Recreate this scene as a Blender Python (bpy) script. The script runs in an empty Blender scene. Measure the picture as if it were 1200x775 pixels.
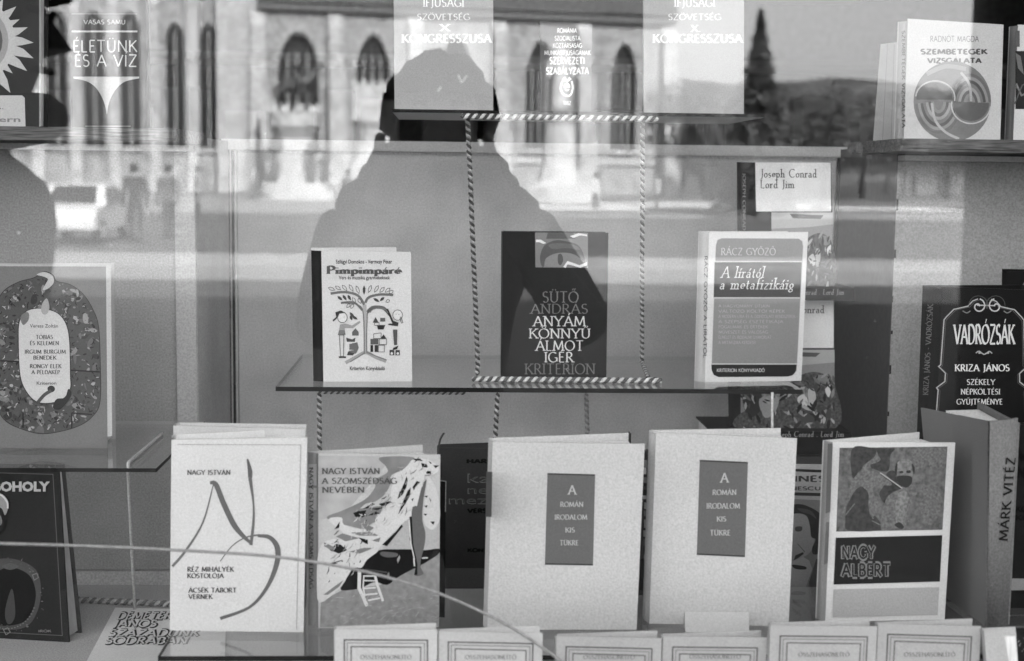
import bpy, bmesh, math, random
from mathutils import Vector, Matrix
from mathutils.geometry import tessellate_polygon
random.seed(7)
R = math.radians
S = bpy.context.scene
COL = S.collection

# ------------------------------------------------------------------ camera, sky, sun, exposure
EYE = Vector((0, 0, 1.55))
FPX = 50.0 / 36.0 * 1200
YAW, PITCH, ROLL = R(2.6), R(6.2), R(0.7)
CAMROT = (Matrix.Rotation(-YAW, 3, 'Z') @ Matrix.Rotation(R(90) - PITCH, 3, 'X') @ Matrix.Rotation(ROLL, 3, 'Z'))
cam = bpy.data.cameras.new('camera'); camo = bpy.data.objects.new('camera', cam); COL.objects.link(camo)
camo.matrix_world = Matrix.Translation(EYE) @ CAMROT.to_4x4()
cam.lens = 50; cam.sensor_width = 36; cam.clip_start = 0.05; cam.clip_end = 3000
cam.dof.use_dof = True; cam.dof.focus_distance = 1.76; cam.dof.aperture_fstop = 6.3
S.camera = camo

SUN_EL, SUN_AZ = R(40), R(14)          # the sun stands behind the shop, a little to its right
sun_dir = Vector((math.sin(SUN_AZ) * math.cos(SUN_EL), math.cos(SUN_AZ) * math.cos(SUN_EL), math.sin(SUN_EL)))
W = bpy.data.worlds.new('World'); S.world = W; W.use_nodes = True
nt = W.node_tree; nt.nodes.clear()
sky = nt.nodes.new('ShaderNodeTexSky'); sky.sky_type = 'NISHITA'; sky.sun_disc = False
sky.sun_elevation = SUN_EL; sky.sun_rotation = SUN_AZ; sky.air_density = 1.0; sky.dust_density = 3.0
bw = nt.nodes.new('ShaderNodeRGBToBW'); bg = nt.nodes.new('ShaderNodeBackground'); wo = nt.nodes.new('ShaderNodeOutputWorld')
bg.inputs['Strength'].default_value = 0.15
nt.links.new(sky.outputs[0], bw.inputs[0]); nt.links.new(bw.outputs[0], bg.inputs[0]); nt.links.new(bg.outputs[0], wo.inputs[0])
sl = bpy.data.lights.new('sun', 'SUN'); sl.energy = 5.0; sl.angle = R(0.5); sl.color = (1, 1, 1)
so = bpy.data.objects.new('sun', sl); COL.objects.link(so); so.location = (0, 0, 40)
so.rotation_euler = sun_dir.to_track_quat('Z', 'Y').to_euler()
S.view_settings.view_transform = 'Standard'; S.view_settings.look = 'None'; S.view_settings.gamma = 1
S.view_settings.exposure = 3.5
S.render.engine = 'CYCLES'
S.cycles.max_bounces = 12; S.cycles.diffuse_bounces = 5; S.cycles.glossy_bounces = 9; S.cycles.transparent_max_bounces = 16
S.cycles.caustics_reflective = False

GY = 1.2                                # the glass of the shop window stands 1.2 m in front of the lens

# ------------------------------------------------------------------ points in the place
def ray(px, py):
    return CAMROT @ Vector(((px - 600) / FPX, -(py - 387.5) / FPX, -1))
def at(px, py, Y):
    d = ray(px, py); return EYE + d * (Y / d.y)
def onz(px, py, Z):
    d = ray(px, py); return EYE + d * ((Z - EYE.z) / d.z)
def mir(px, py, V):                     # where a thing seen mirrored at depth V really stands
    p = at(px, py, V); return Vector((p.x, 2 * GY - V, p.z))

# ------------------------------------------------------------------ materials (the film is black and white: every colour is a grey)
def lin(v):
    v = max(0, min(255, v)) / 255
    return v / 12.92 if v <= .04045 else ((v + .055) / 1.055) ** 2.4
MC = {}
def mat(a, rough=.7, grain=.05, scale=900, bump=0.0, spec=.3, a2=None, blot=0, detail=2, stretch=None, metal=0):
    key = (round(a, 3), rough, grain, scale, bump, spec, a2, blot, detail, stretch, metal)
    if key in MC: return MC[key]
    m = bpy.data.materials.new('grey_%03d' % int(a * 1000)); m.use_nodes = True
    n = m.node_tree.nodes; l = m.node_tree.links; b = n['Principled BSDF']
    b.inputs['Roughness'].default_value = rough; b.inputs['Specular IOR Level'].default_value = spec
    b.inputs['Metallic'].default_value = metal
    tc = n.new('ShaderNodeTexCoord'); tex = n.new('ShaderNodeTexNoise'); tex.inputs['Scale'].default_value = scale
    tex.inputs['Detail'].default_value = detail
    src = tc.outputs['Object']
    if stretch:
        mp = n.new('ShaderNodeMapping'); mp.inputs['Scale'].default_value = stretch; l.new(src, mp.inputs[0]); src = mp.outputs[0]
    l.new(src, tex.inputs['Vector'])
    mr = n.new('ShaderNodeMapRange'); mr.inputs['From Min'].default_value = .3; mr.inputs['From Max'].default_value = .7
    if a2 is None:
        mr.inputs['To Min'].default_value = a * (1 - grain * 2); mr.inputs['To Max'].default_value = min(.95, a * (1 + grain * 2))
    else:
        mr.inputs['To Min'].default_value = a; mr.inputs['To Max'].default_value = a2
    l.new(tex.outputs['Fac'], mr.inputs['Value'])
    out = mr.outputs[0]
    if blot:
        t2 = n.new('ShaderNodeTexNoise'); t2.inputs['Scale'].default_value = 9; t2.inputs['Detail'].default_value = 4
        l.new(tc.outputs['Object'], t2.inputs['Vector'])
        m2 = n.new('ShaderNodeMapRange'); m2.inputs['From Min'].default_value = .3; m2.inputs['From Max'].default_value = .7
        m2.inputs['To Min'].default_value = 1 - blot; m2.inputs['To Max'].default_value = 1 + blot * .5
        l.new(t2.outputs['Fac'], m2.inputs['Value'])
        mu = n.new('ShaderNodeMath'); mu.operation = 'MULTIPLY'; l.new(out, mu.inputs[0]); l.new(m2.outputs[0], mu.inputs[1]); out = mu.outputs[0]
    l.new(out, b.inputs['Base Color'])
    if bump:
        bp = n.new('ShaderNodeBump'); bp.inputs['Strength'].default_value = bump; bp.inputs['Distance'].default_value = .001
        l.new(tex.outputs['Fac'], bp.inputs['Height']); l.new(bp.outputs[0], b.inputs['Normal'])
    MC[key] = m
    return m
KB = 1.05                               # how bright a white sheet in the window comes out
def pr(v, K=None, rough=.6, grain=.045):             # ink or paper that reads as grey v (0-255) in the print
    return mat(min(.85, lin(v) / ((K or .8) * KB / .8)), rough, grain, 620, 0, .04, blot=.06)
def glass_mat(name, refl=1.0, tint=1.0):
    m = bpy.data.materials.new(name); m.use_nodes = True
    n = m.node_tree.nodes; l = m.node_tree.links; n.clear()
    o = n.new('ShaderNodeOutputMaterial'); mix = n.new('ShaderNodeMixShader'); t = n.new('ShaderNodeBsdfTransparent'); g = n.new('ShaderNodeBsdfGlossy')
    g.inputs['Roughness'].default_value = 0.0; g.inputs['Color'].default_value = (1, 1, 1, 1); t.inputs[0].default_value = (tint,) * 3 + (1,)
    lw = n.new('ShaderNodeLayerWeight'); lw.inputs[0].default_value = .5
    p = n.new('ShaderNodeMath'); p.operation = 'POWER'; p.inputs[1].default_value = 5; l.new(lw.outputs['Facing'], p.inputs[0])
    ma = n.new('ShaderNodeMath'); ma.operation = 'MULTIPLY_ADD'; ma.inputs[1].default_value = .96; ma.inputs[2].default_value = .043 * refl
    l.new(p.outputs[0], ma.inputs[0]); l.new(ma.outputs[0], mix.inputs[0]); l.new(t.outputs[0], mix.inputs[1]); l.new(g.outputs[0], mix.inputs[2])
    l.new(mix.outputs[0], o.inputs[0])
    return m
GLASS = glass_mat('window_glass', .86); SHELF_GLASS = glass_mat('shelf_glass', 1.0, 1.0)
EDGE = mat(.010, .6, .2, 60, spec=.08)

# ------------------------------------------------------------------ mesh helpers
def setp(o, label=None, cat=None, group=None, kind=None):
    if label: o['label'] = label
    if cat: o['category'] = cat
    if group: o['group'] = group
    if kind: o['kind'] = kind
    return o
def empty(name, loc, label, cat, group=None, rz=0):
    o = bpy.data.objects.new(name, None); COL.objects.link(o); o.empty_display_size = .05
    o.matrix_world = Matrix.Translation(Vector(loc)) @ Matrix.Rotation(rz, 4, 'Z')
    o['_m'] = 0; del o['_m']
    WM[o.name] = o.matrix_world.copy()
    return setp(o, label, cat, group)
WM = {}
def mesh(name, verts, faces, mats, parent=None, mi=None, smooth=False, **kw):
    """verts in world coordinates; stored relative to the parent"""
    me = bpy.data.meshes.new(name)
    pm = WM[parent.name] if parent is not None and parent.name in WM else Matrix()
    org = Matrix()
    if parent is None:
        c = sum((Vector(v) for v in verts), Vector()) / len(verts); c.z = min(v[2] for v in verts)
        org = Matrix.Translation(c)
    inv = (org if parent is None else pm).inverted()
    me.from_pydata([inv @ Vector(v) for v in verts], [], faces)
    if not isinstance(mats, (list, tuple)): mats = [mats]
    for m in mats: me.materials.append(m)
    if mi: me.polygons.foreach_set('material_index', mi)
    if smooth: me.polygons.foreach_set('use_smooth', [True] * len(me.polygons))
    me.update()
    o = bpy.data.objects.new(name, me); COL.objects.link(o)
    if parent is not None:
        o.parent = parent
        WM[o.name] = pm
    else:
        o.matrix_world = org; WM[o.name] = org
    return setp(o, **kw)
class MB:
    def __init__(s): s.v = []; s.f = []; s.mi = []; s.cur = 0
    def add(s, vs, fs):
        b = len(s.v); s.v += [Vector(v) for v in vs]
        for f in fs: s.f.append([i + b for i in f]); s.mi.append(s.cur)
    def box(s, x0, x1, y0, y1, z0, z1):
        s.hexa([(x0, y0, z0), (x1, y0, z0), (x1, y1, z0), (x0, y1, z0), (x0, y0, z1), (x1, y0, z1), (x1, y1, z1), (x0, y1, z1)])
    def hexa(s, p):
        s.add(p, [(0, 3, 2, 1), (4, 5, 6, 7), (0, 1, 5, 4), (1, 2, 6, 5), (2, 3, 7, 6), (3, 0, 4, 7)])
    def prism(s, poly, dz):             # poly: list of Vector, dz: extrusion vector
        n = len(poly); s.add(list(poly) + [Vector(p) + dz for p in poly],
            [list(range(n))[::-1], list(range(n, 2 * n))] + [(i, (i + 1) % n, (i + 1) % n + n, i + n) for i in range(n)])
    def tube(s, pts, r, k=8, cap=True):
        pts = [Vector(p) for p in pts]; n = len(pts); rr = r if isinstance(r, (list, tuple)) else [r] * n
        vs = []; up = None
        for i, p in enumerate(pts):
            t = (pts[min(i + 1, n - 1)] - pts[max(i - 1, 0)]).normalized()
            if up is None: up = Vector((0, 0, 1)) if abs(t.z) < .9 else Vector((0, 1, 0))
            a = t.cross(up).normalized(); c = a.cross(t).normalized(); up = c
            for j in range(k):
                an = 2 * math.pi * j / k; vs.append(p + (a * math.cos(an) + c * math.sin(an)) * rr[i])
        fs = [(i * k + j, i * k + (j + 1) % k, (i + 1) * k + (j + 1) % k, (i + 1) * k + j) for i in range(n - 1) for j in range(k)]
        if cap: fs += [list(range(k))[::-1], [(n - 1) * k + j for j in range(k)]]
        s.add(vs, fs)
    def xf(s, M, start=0):
        for i in range(start, len(s.v)): s.v[i] = M @ s.v[i]
        return s
    def build(s, name, mats, parent=None, smooth=False, **kw):
        return mesh(name, s.v, s.f, mats, parent, s.mi if isinstance(mats, (list, tuple)) else None, smooth, **kw)

# ------------------------------------------------------------------ drawing: flat shapes in print coordinates
def smooth_poly(pts, closed=True, k=5):
    n = len(pts); out = []
    rng = range(n) if closed else range(n - 1)
    for i in rng:
        p0 = pts[(i - 1) % n] if closed else pts[max(i - 1, 0)]; p1 = pts[i]; p2 = pts[(i + 1) % n]
        p3 = pts[(i + 2) % n] if closed else pts[min(i + 2, n - 1)]
        for j in range(k):
            t = j / k
            out.append(tuple(.5 * ((2 * p1[a]) + (-p0[a] + p2[a]) * t + (2 * p0[a] - 5 * p1[a] + 4 * p2[a] - p3[a]) * t * t + (-p0[a] + 3 * p1[a] - 3 * p2[a] + p3[a]) * t ** 3) for a in (0, 1)))
    if not closed: out.append(tuple(pts[-1]))
    return out
def stroke(pts, w, closed=False, smooth=False, nib=None):
    """ribbon polygons along a line; w number or list; nib=(angle, thin/thick ratio)"""
    if smooth: 
        n0 = len(pts); pts = smooth_poly(pts, closed)
        if isinstance(w, (list, tuple)):
            w = [w[min(int(i / 5), len(w) - 1)] * (1 - (i % 5) / 5) + w[min(int(i / 5) + 1, len(w) - 1)] * ((i % 5) / 5) for i in range(len(pts))]
    if closed: pts = list(pts) + [pts[0]]
    n = len(pts); L = []; Rr = []
    ww = w if isinstance(w, (list, tuple)) else [w] * n
    if len(ww) < n: ww = list(ww) + [ww[-1]] * (n - len(ww))
    for i in range(n):
        a = pts[i - 1] if i else (pts[-2] if closed else pts[0]); b = pts[i + 1] if i < n - 1 else (pts[1] if closed else pts[-1])
        d1 = (pts[i][0] - a[0], pts[i][1] - a[1]); d2 = (b[0] - pts[i][0], b[1] - pts[i][1])
        l1 = math.hypot(*d1); l2 = math.hypot(*d2)
        if l1 < 1e-9: d1 = d2; l1 = l2
        if l2 < 1e-9: d2 = d1; l2 = l1
        if l1 < 1e-9: continue
        tx = d1[0] / l1 + d2[0] / l2; ty = d1[1] / l1 + d2[1] / l2; tl = math.hypot(tx, ty) or 1
        nx, ny = -ty / tl, tx / tl
        c = max(.45, nx * (-d1[1] / l1) + ny * (d1[0] / l1))
        h = ww[i] / 2 / c
        L.append((pts[i][0] + nx * h, pts[i][1] + ny * h)); Rr.append((pts[i][0] - nx * h, pts[i][1] - ny * h))
    return [[L[i], L[i + 1], Rr[i + 1], Rr[i]] for i in range(len(L) - 1)]
def ell(cx, cy, rx, ry, a0=0, a1=360, k=24, rot=0):
    o = []
    n = k if a1 - a0 == 360 else k + 1
    for i in range(n):
        a = R(a0 + (a1 - a0) * i / k); x, y = rx * math.cos(a), ry * math.sin(a)
        o.append((cx + x * math.cos(rot) - y * math.sin(rot), cy + x * math.sin(rot) + y * math.cos(rot)))
    return o
def rect(x0, y0, x1, y1): return [(x0, y0), (x1, y0), (x1, y1), (x0, y1)]
def zc(ox, oy, s, pts): return [(ox + p[0] / s, oy + p[1] / s) for p in pts]

# --- a small roman alphabet of pen strokes (capitals), width, strokes, serif feet
def _arc(cx, cy, rx, ry, a0, a1, k=9): return [(cx + rx * math.cos(R(a0 + (a1 - a0) * i / k)), cy + ry * math.sin(R(a0 + (a1 - a0) * i / k))) for i in range(k + 1)]
GL = {
 'A': (.82, [[(.04, 0), (.41, 1)], [(.41, 1), (.78, 0)], [(.17, .36), (.65, .36)]], [(.04, 0), (.78, 0)]),
 'B': (.66, [[(.12, 0), (.12, 1)], [(.12, 1), (.3, 1)] + _arc(.32, .76, .22, .24, 90, -90) + [(.12, .52)], [(.12, .52), (.32, .52)] + _arc(.34, .26, .26, .26, 90, -90) + [(.12, 0)]], []),
 'C': (.84, [_arc(.48, .5, .42, .5, 48, 312, 14)], []),
 'D': (.84, [[(.12, 0), (.12, 1)], [(.12, 1), (.34, 1)] + _arc(.36, .5, .42, .5, 90, -90, 12) + [(.12, 0)]], []),
 'E': (.6, [[(.12, 0), (.12, 1)], [(.12, 1), (.52, 1)], [(.12, .52), (.46, .52)], [(.12, 0), (.54, 0)]], []),
 'F': (.56, [[(.12, 0), (.12, 1)], [(.12, 1), (.52, 1)], [(.12, .52), (.45, .52)]], [(.12, 0)]),
 'G': (.88, [_arc(.48, .5, .42, .5, 50, 315, 14), [(.82, .08), (.82, .44)], [(.62, .44), (.84, .44)]], []),
 'H': (.84, [[(.12, 0), (.12, 1)], [(.72, 0), (.72, 1)], [(.12, .52), (.72, .52)]], [(.12, 0), (.12, 1), (.72, 0), (.72, 1)]),
 'I': (.26, [[(.13, 0), (.13, 1)]], [(.13, 0), (.13, 1)]),
 'J': (.36, [[(.22, 1), (.22, .05), (.16, -.12), (.02, -.18)]], [(.22, 1)]),
 'K': (.76, [[(.12, 0), (.12, 1)], [(.66, 1), (.14, .46)], [(.28, .6), (.72, 0)]], [(.12, 0), (.12, 1), (.66, 1), (.72, 0)]),
 'L': (.6, [[(.12, 0), (.12, 1)], [(.12, 0), (.54, 0)]], [(.12, 1)]),
 'M': (1.0, [[(.08, 0), (.16, 1)], [(.16, 1), (.5, .1)], [(.5, .1), (.84, 1)], [(.84, 1), (.92, 0)]], [(.08, 0), (.92, 0)]),
 'N': (.86, [[(.12, 0), (.12, 1)], [(.12, 1), (.74, 0)], [(.74, 0), (.74, 1)]], [(.12, 0), (.74, 1), (.08, 1)]),
 'O': (.94, [_arc(.47, .5, .42, .5, 0, 360, 20)], []),
 'P': (.62, [[(.12, 0), (.12, 1)], [(.12, 1), (.3, 1)] + _arc(.32, .74, .24, .26, 90, -90) + [(.12, .48)]], [(.12, 0)]),
 'R': (.72, [[(.12, 0), (.12, 1)], [(.12, 1), (.3, 1)] + _arc(.32, .75, .23, .25, 90, -90) + [(.12, .5)], [(.3, .5), (.68, 0)]], [(.12, 0), (.68, 0)]),
 'S': (.6, [_arc(.3, .755, .21, .245, 40, 250, 10) + _arc(.3, .26, .23, .26, 80, -145, 10)], []),
 'T': (.74, [[(.37, 0), (.37, 1)], [(.04, 1), (.7, 1)]], [(.37, 0)]),
 'U': (.84, [[(.13, 1), (.13, .32)] + _arc(.42, .32, .29, .32, 180, 360, 9) + [(.71, 1)]], [(.13, 1), (.71, 1)]),
 'V': (.8, [[(.03, 1), (.4, 0)], [(.4, 0), (.77, 1)]], [(.03, 1), (.77, 1)]),
 'X': (.76, [[(.05, 1), (.71, 0)], [(.05, 0), (.71, 1)]], [(.05, 1), (.71, 1), (.05, 0), (.71, 0)]),
 'Y': (.76, [[(.03, 1), (.38, .46)], [(.73, 1), (.38, .46)], [(.38, .46), (.38, 0)]], [(.03, 1), (.73, 1), (.38, 0)]),
 'Z': (.72, [[(.08, 1), (.66, 1)], [(.66, 1), (.06, 0)], [(.06, 0), (.66, 0)]], []),
 '-': (.4, [[(.06, .4), (.34, .4)]], []), '.': (.24, [[(.12, 0), (.12, .08)]], []), ' ': (.42, [], []), ',': (.24, [[(.12, .08), (.08, -.1)]], []),
}
GL.update({
 'a': (.50, [_arc(.22, .34, .15, .15, 160, 0, 7) + [(.37, .04), (.46, 0)], _arc(.21, .14, .15, .14, 60, 330, 9)], []),
 'c': (.46, [_arc(.25, .25, .19, .25, 50, 320, 10)], []),
 'd': (.56, [[(.42, 0), (.42, 1)], _arc(.25, .25, .18, .25, 30, 330, 10)], [(.46, 0), (.36, 1)]),
 'e': (.48, [[(.07, .28), (.42, .28)] + _arc(.25, .28, .18, .22, 0, 320, 11)], []),
 'f': (.36, [[(.15, 0), (.15, .8)] + _arc(.29, .82, .14, .18, 180, 50, 5), [(.03, .5), (.31, .5)]], [(.15, 0)]),
 'g': (.52, [_arc(.24, .29, .16, .19, 0, 360, 12), _arc(.24, -.12, .18, .14, 0, 360, 12), [(.14, .13), (.2, .02), (.36, 0)]], []),
 'h': (.58, [[(.12, 0), (.12, 1)], [(.12, .34)] + _arc(.29, .33, .16, .17, 150, 0, 6) + [(.45, 0)]], [(.12, 0), (.45, 0), (.08, 1)]),
 'i': (.28, [[(.14, 0), (.14, .5)], [(.14, .7), (.14, .8)]], [(.14, 0), (.09, .5)]),
 'k': (.56, [[(.12, 0), (.12, 1)], [(.44, .5), (.14, .24)], [(.22, .31), (.48, 0)]], [(.12, 0), (.48, 0), (.44, .5), (.08, 1)]),
 'l': (.28, [[(.14, 0), (.14, 1)]], [(.14, 0), (.10, 1)]),
 'm': (.86, [[(.12, 0), (.12, .5)], [(.12, .34)] + _arc(.27, .33, .14, .17, 150, 0, 6) + [(.41, 0)], [(.41, .34)] + _arc(.57, .33, .15, .17, 150, 0, 6) + [(.72, 0)]], [(.12, 0), (.41, 0), (.72, 0), (.08, .5)]),
 'n': (.58, [[(.12, 0), (.12, .5)], [(.12, .34)] + _arc(.29, .33, .16, .17, 150, 0, 6) + [(.45, 0)]], [(.12, 0), (.45, 0), (.08, .5)]),
 'o': (.52, [_arc(.26, .25, .19, .25, 0, 360, 14)], []),
 'p': (.56, [[(.12, -.32), (.12, .5)], _arc(.30, .25, .18, .25, 150, -150, 10)], [(.12, -.32), (.08, .5)]),
 'r': (.42, [[(.12, 0), (.12, .5)], [(.12, .3), (.2, .45), (.32, .5), (.38, .44)]], [(.12, 0), (.08, .5)]),
 's': (.42, [_arc(.2, .37, .12, .13, 40, 250, 7) + _arc(.2, .13, .14, .13, 80, -145, 7)], []),
 't': (.36, [[(.15, .75), (.15, .12), (.22, 0), (.32, .05)], [(.03, .5), (.31, .5)]], []),
 'z': (.48, [[(.06, .5), (.42, .5)], [(.42, .5), (.05, 0)], [(.05, 0), (.43, 0)]], []),
})
LACC = {'á': ('a', .25), 'é': ('e', .26), 'í': ('i', .14), 'ó': ('o', .26)}
ACC = {'Á': 'A´', 'É': 'E´', 'Í': 'I´', 'Ó': 'O´', 'Ú': 'U´', 'Ö': 'O:', 'Ü': 'U:', 'Ő': 'O"', 'Ű': 'U"'}
def caps(txt, x0, x1, base, h, wt=.13, serif=True, thin=.4, track=.08, slant=0, centre=False):
    """capital lettering fitted between x0 and x1, standing on y=base, h high; returns quads"""
    out = []; cx = 0; quads = []
    for ch in txt:
        g = ch; acc = ''
        if ch in ACC: g, acc = ACC[ch][0], ACC[ch][1]
        if ch in LACC: g, acc = LACC[ch][0], 'l'
        if g not in GL: g = ' '
        w, st, sf = GL[g]
        for s in st:
            n = len(s); ws = []
            for i in range(n):
                a = s[max(i - 1, 0)]; b = s[min(i + 1, n - 1)]
                an = math.atan2(b[1] - a[1], b[0] - a[0]); f = abs(math.sin(an - R(18)))
                ws.append(wt * (thin + (1 - thin) * f) if thin < 1 else wt)
            quads += [[(p[0] + cx, p[1]) for p in q] for q in stroke(s, ws)]
        if serif:
            for (sx, sy) in sf: quads.append([(cx + sx - .15, sy - .02 if sy < .3 else sy - .05), (cx + sx + .15, sy - .02 if sy < .3 else sy - .05), (cx + sx + .15, sy + .05 if sy < .3 else sy + .02), (cx + sx - .15, sy + .05 if sy < .3 else sy + .02)])
        m = cx + w / 2
        if acc == '´': quads += [[(m - .03, 1.1), (m + .04, 1.1), (m + .17, 1.32), (m + .06, 1.32)]]
        if acc == 'l': quads += [[(m - .05, .6), (m + .02, .6), (m + .15, .84), (m + .04, .84)]]
        if acc == '"': quads += [[(m - .13, 1.1), (m - .07, 1.1), (m + .03, 1.3), (m - .06, 1.3)], [(m + .05, 1.1), (m + .11, 1.1), (m + .21, 1.3), (m + .12, 1.3)]]
        if acc == ':': quads += [ell(m - .13, 1.17, .06, .06, k=8), ell(m + .13, 1.17, .06, .06, k=8)]
        cx += w + track
    cx -= track
    sx = (x1 - x0) / cx
    return [[(x0 + p[0] * sx + slant * p[1] * h, base - p[1] * h) for p in q] for q in quads]
FC = {}
def font_text(txt, x0, x1, base, h, bold=0, slant=0):
    """lettering with Blender's own face, fitted to a box x0..x1, x-height region scaled so that capitals are h high"""
    k = (txt, bold)
    if k not in FC:
        c = bpy.data.curves.new('lettering', 'FONT'); c.body = txt; c.offset = bold; c.resolution_u = 2
        o = bpy.data.objects.new('lettering', c); COL.objects.link(o)
        dg = bpy.context.evaluated_depsgraph_get(); me = o.evaluated_get(dg).to_mesh()
        vs = [(v.co.x, v.co.y) for v in me.vertices]; fs = [list(p.vertices) for p in me.polygons]
        o.evaluated_get(dg).to_mesh_clear(); bpy.data.objects.remove(o); bpy.data.curves.remove(c)
        FC[k] = (vs, fs)
    vs, fs = FC[k]
    a = min(v[0] for v in vs); b = max(v[0] for v in vs); s = (x1 - x0) / (b - a); hs = h / .7
    return [[(x0 + (vs[i][0] - a) * s + slant * vs[i][1] * hs, base - vs[i][1] * hs) for i in f] for f in fs]

class Face:
    """a plane of a thing on which print is laid: maps photograph coordinates to the plane"""
    def __init__(s, o, u, w, side=1):
        s.o, s.u, s.w = Vector(o), Vector(u).normalized(), Vector(w).normalized()
        s.n = s.u.cross(s.w).normalized()
        if s.n.dot(EYE - s.o) < 0: s.n = -s.n
        s.lay = 0
    def hit(s, px, py, off=0):
        d = ray(px, py); t = ((s.o + s.n * off) - EYE).dot(s.n) / d.dot(s.n); return EYE + d * t
    def loc(s, px, py):
        p = s.hit(px, py) - s.o
        # u and w may be slightly off square
        a = s.u.dot(s.w); pu, pw = p.dot(s.u), p.dot(s.w); den = 1 - a * a
        return ((pu - a * pw) / den, (pw - a * pu) / den)
    def draw(s, name, items, parent, K=None, label=None, rough=.55, kind=None, clip=None):
        """items: (grey or material, polygon or list of polygons); later items lie a hair above earlier ones"""
        V, F, MI, mats = [], [], [], []
        for it in items:
            g, polys = it[0], it[1]
            m = g if not isinstance(g, (int, float)) else pr(g, K, rough)
            if m not in mats: mats.append(m)
            k = mats.index(m); s.lay += 1; off = .0002 + .00003 * s.lay
            if polys and not isinstance(polys[0][0], (list, tuple)): polys = [polys]
            for p in polys:
                if clip: p = clip_poly(p, clip)
                if len(p) < 3: continue
                b = len(V); V += [s.hit(x, y, off) for x, y in p]
                if len(p) <= 4: F.append([b + i for i in range(len(p))]); MI.append(k)
                else:
                    for t in tessellate_polygon([[Vector((x, y, 0)) for x, y in p]]): F.append([b + i for i in t]); MI.append(k)
        if not V: return None
        return mesh(name, V, F, mats, parent, MI, label=label, kind=kind)
def clip_poly(p, c):                    # c = (x0, y0, x1, y1)
    for ax, lim, sg in ((0, c[0], 1), (0, c[2], -1), (1, c[1], 1), (1, c[3], -1)):
        out = []
        for i in range(len(p)):
            a, b = p[i], p[(i + 1) % len(p)]; da, db = sg * (a[ax] - lim), sg * (b[ax] - lim)
            if da >= 0: out.append(a)
            if (da < 0) != (db < 0):
                t = da / (da - db); out.append((a[0] + (b[0] - a[0]) * t, a[1] + (b[1] - a[1]) * t))
        p = out
        if not p: return []
    return p

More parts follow.
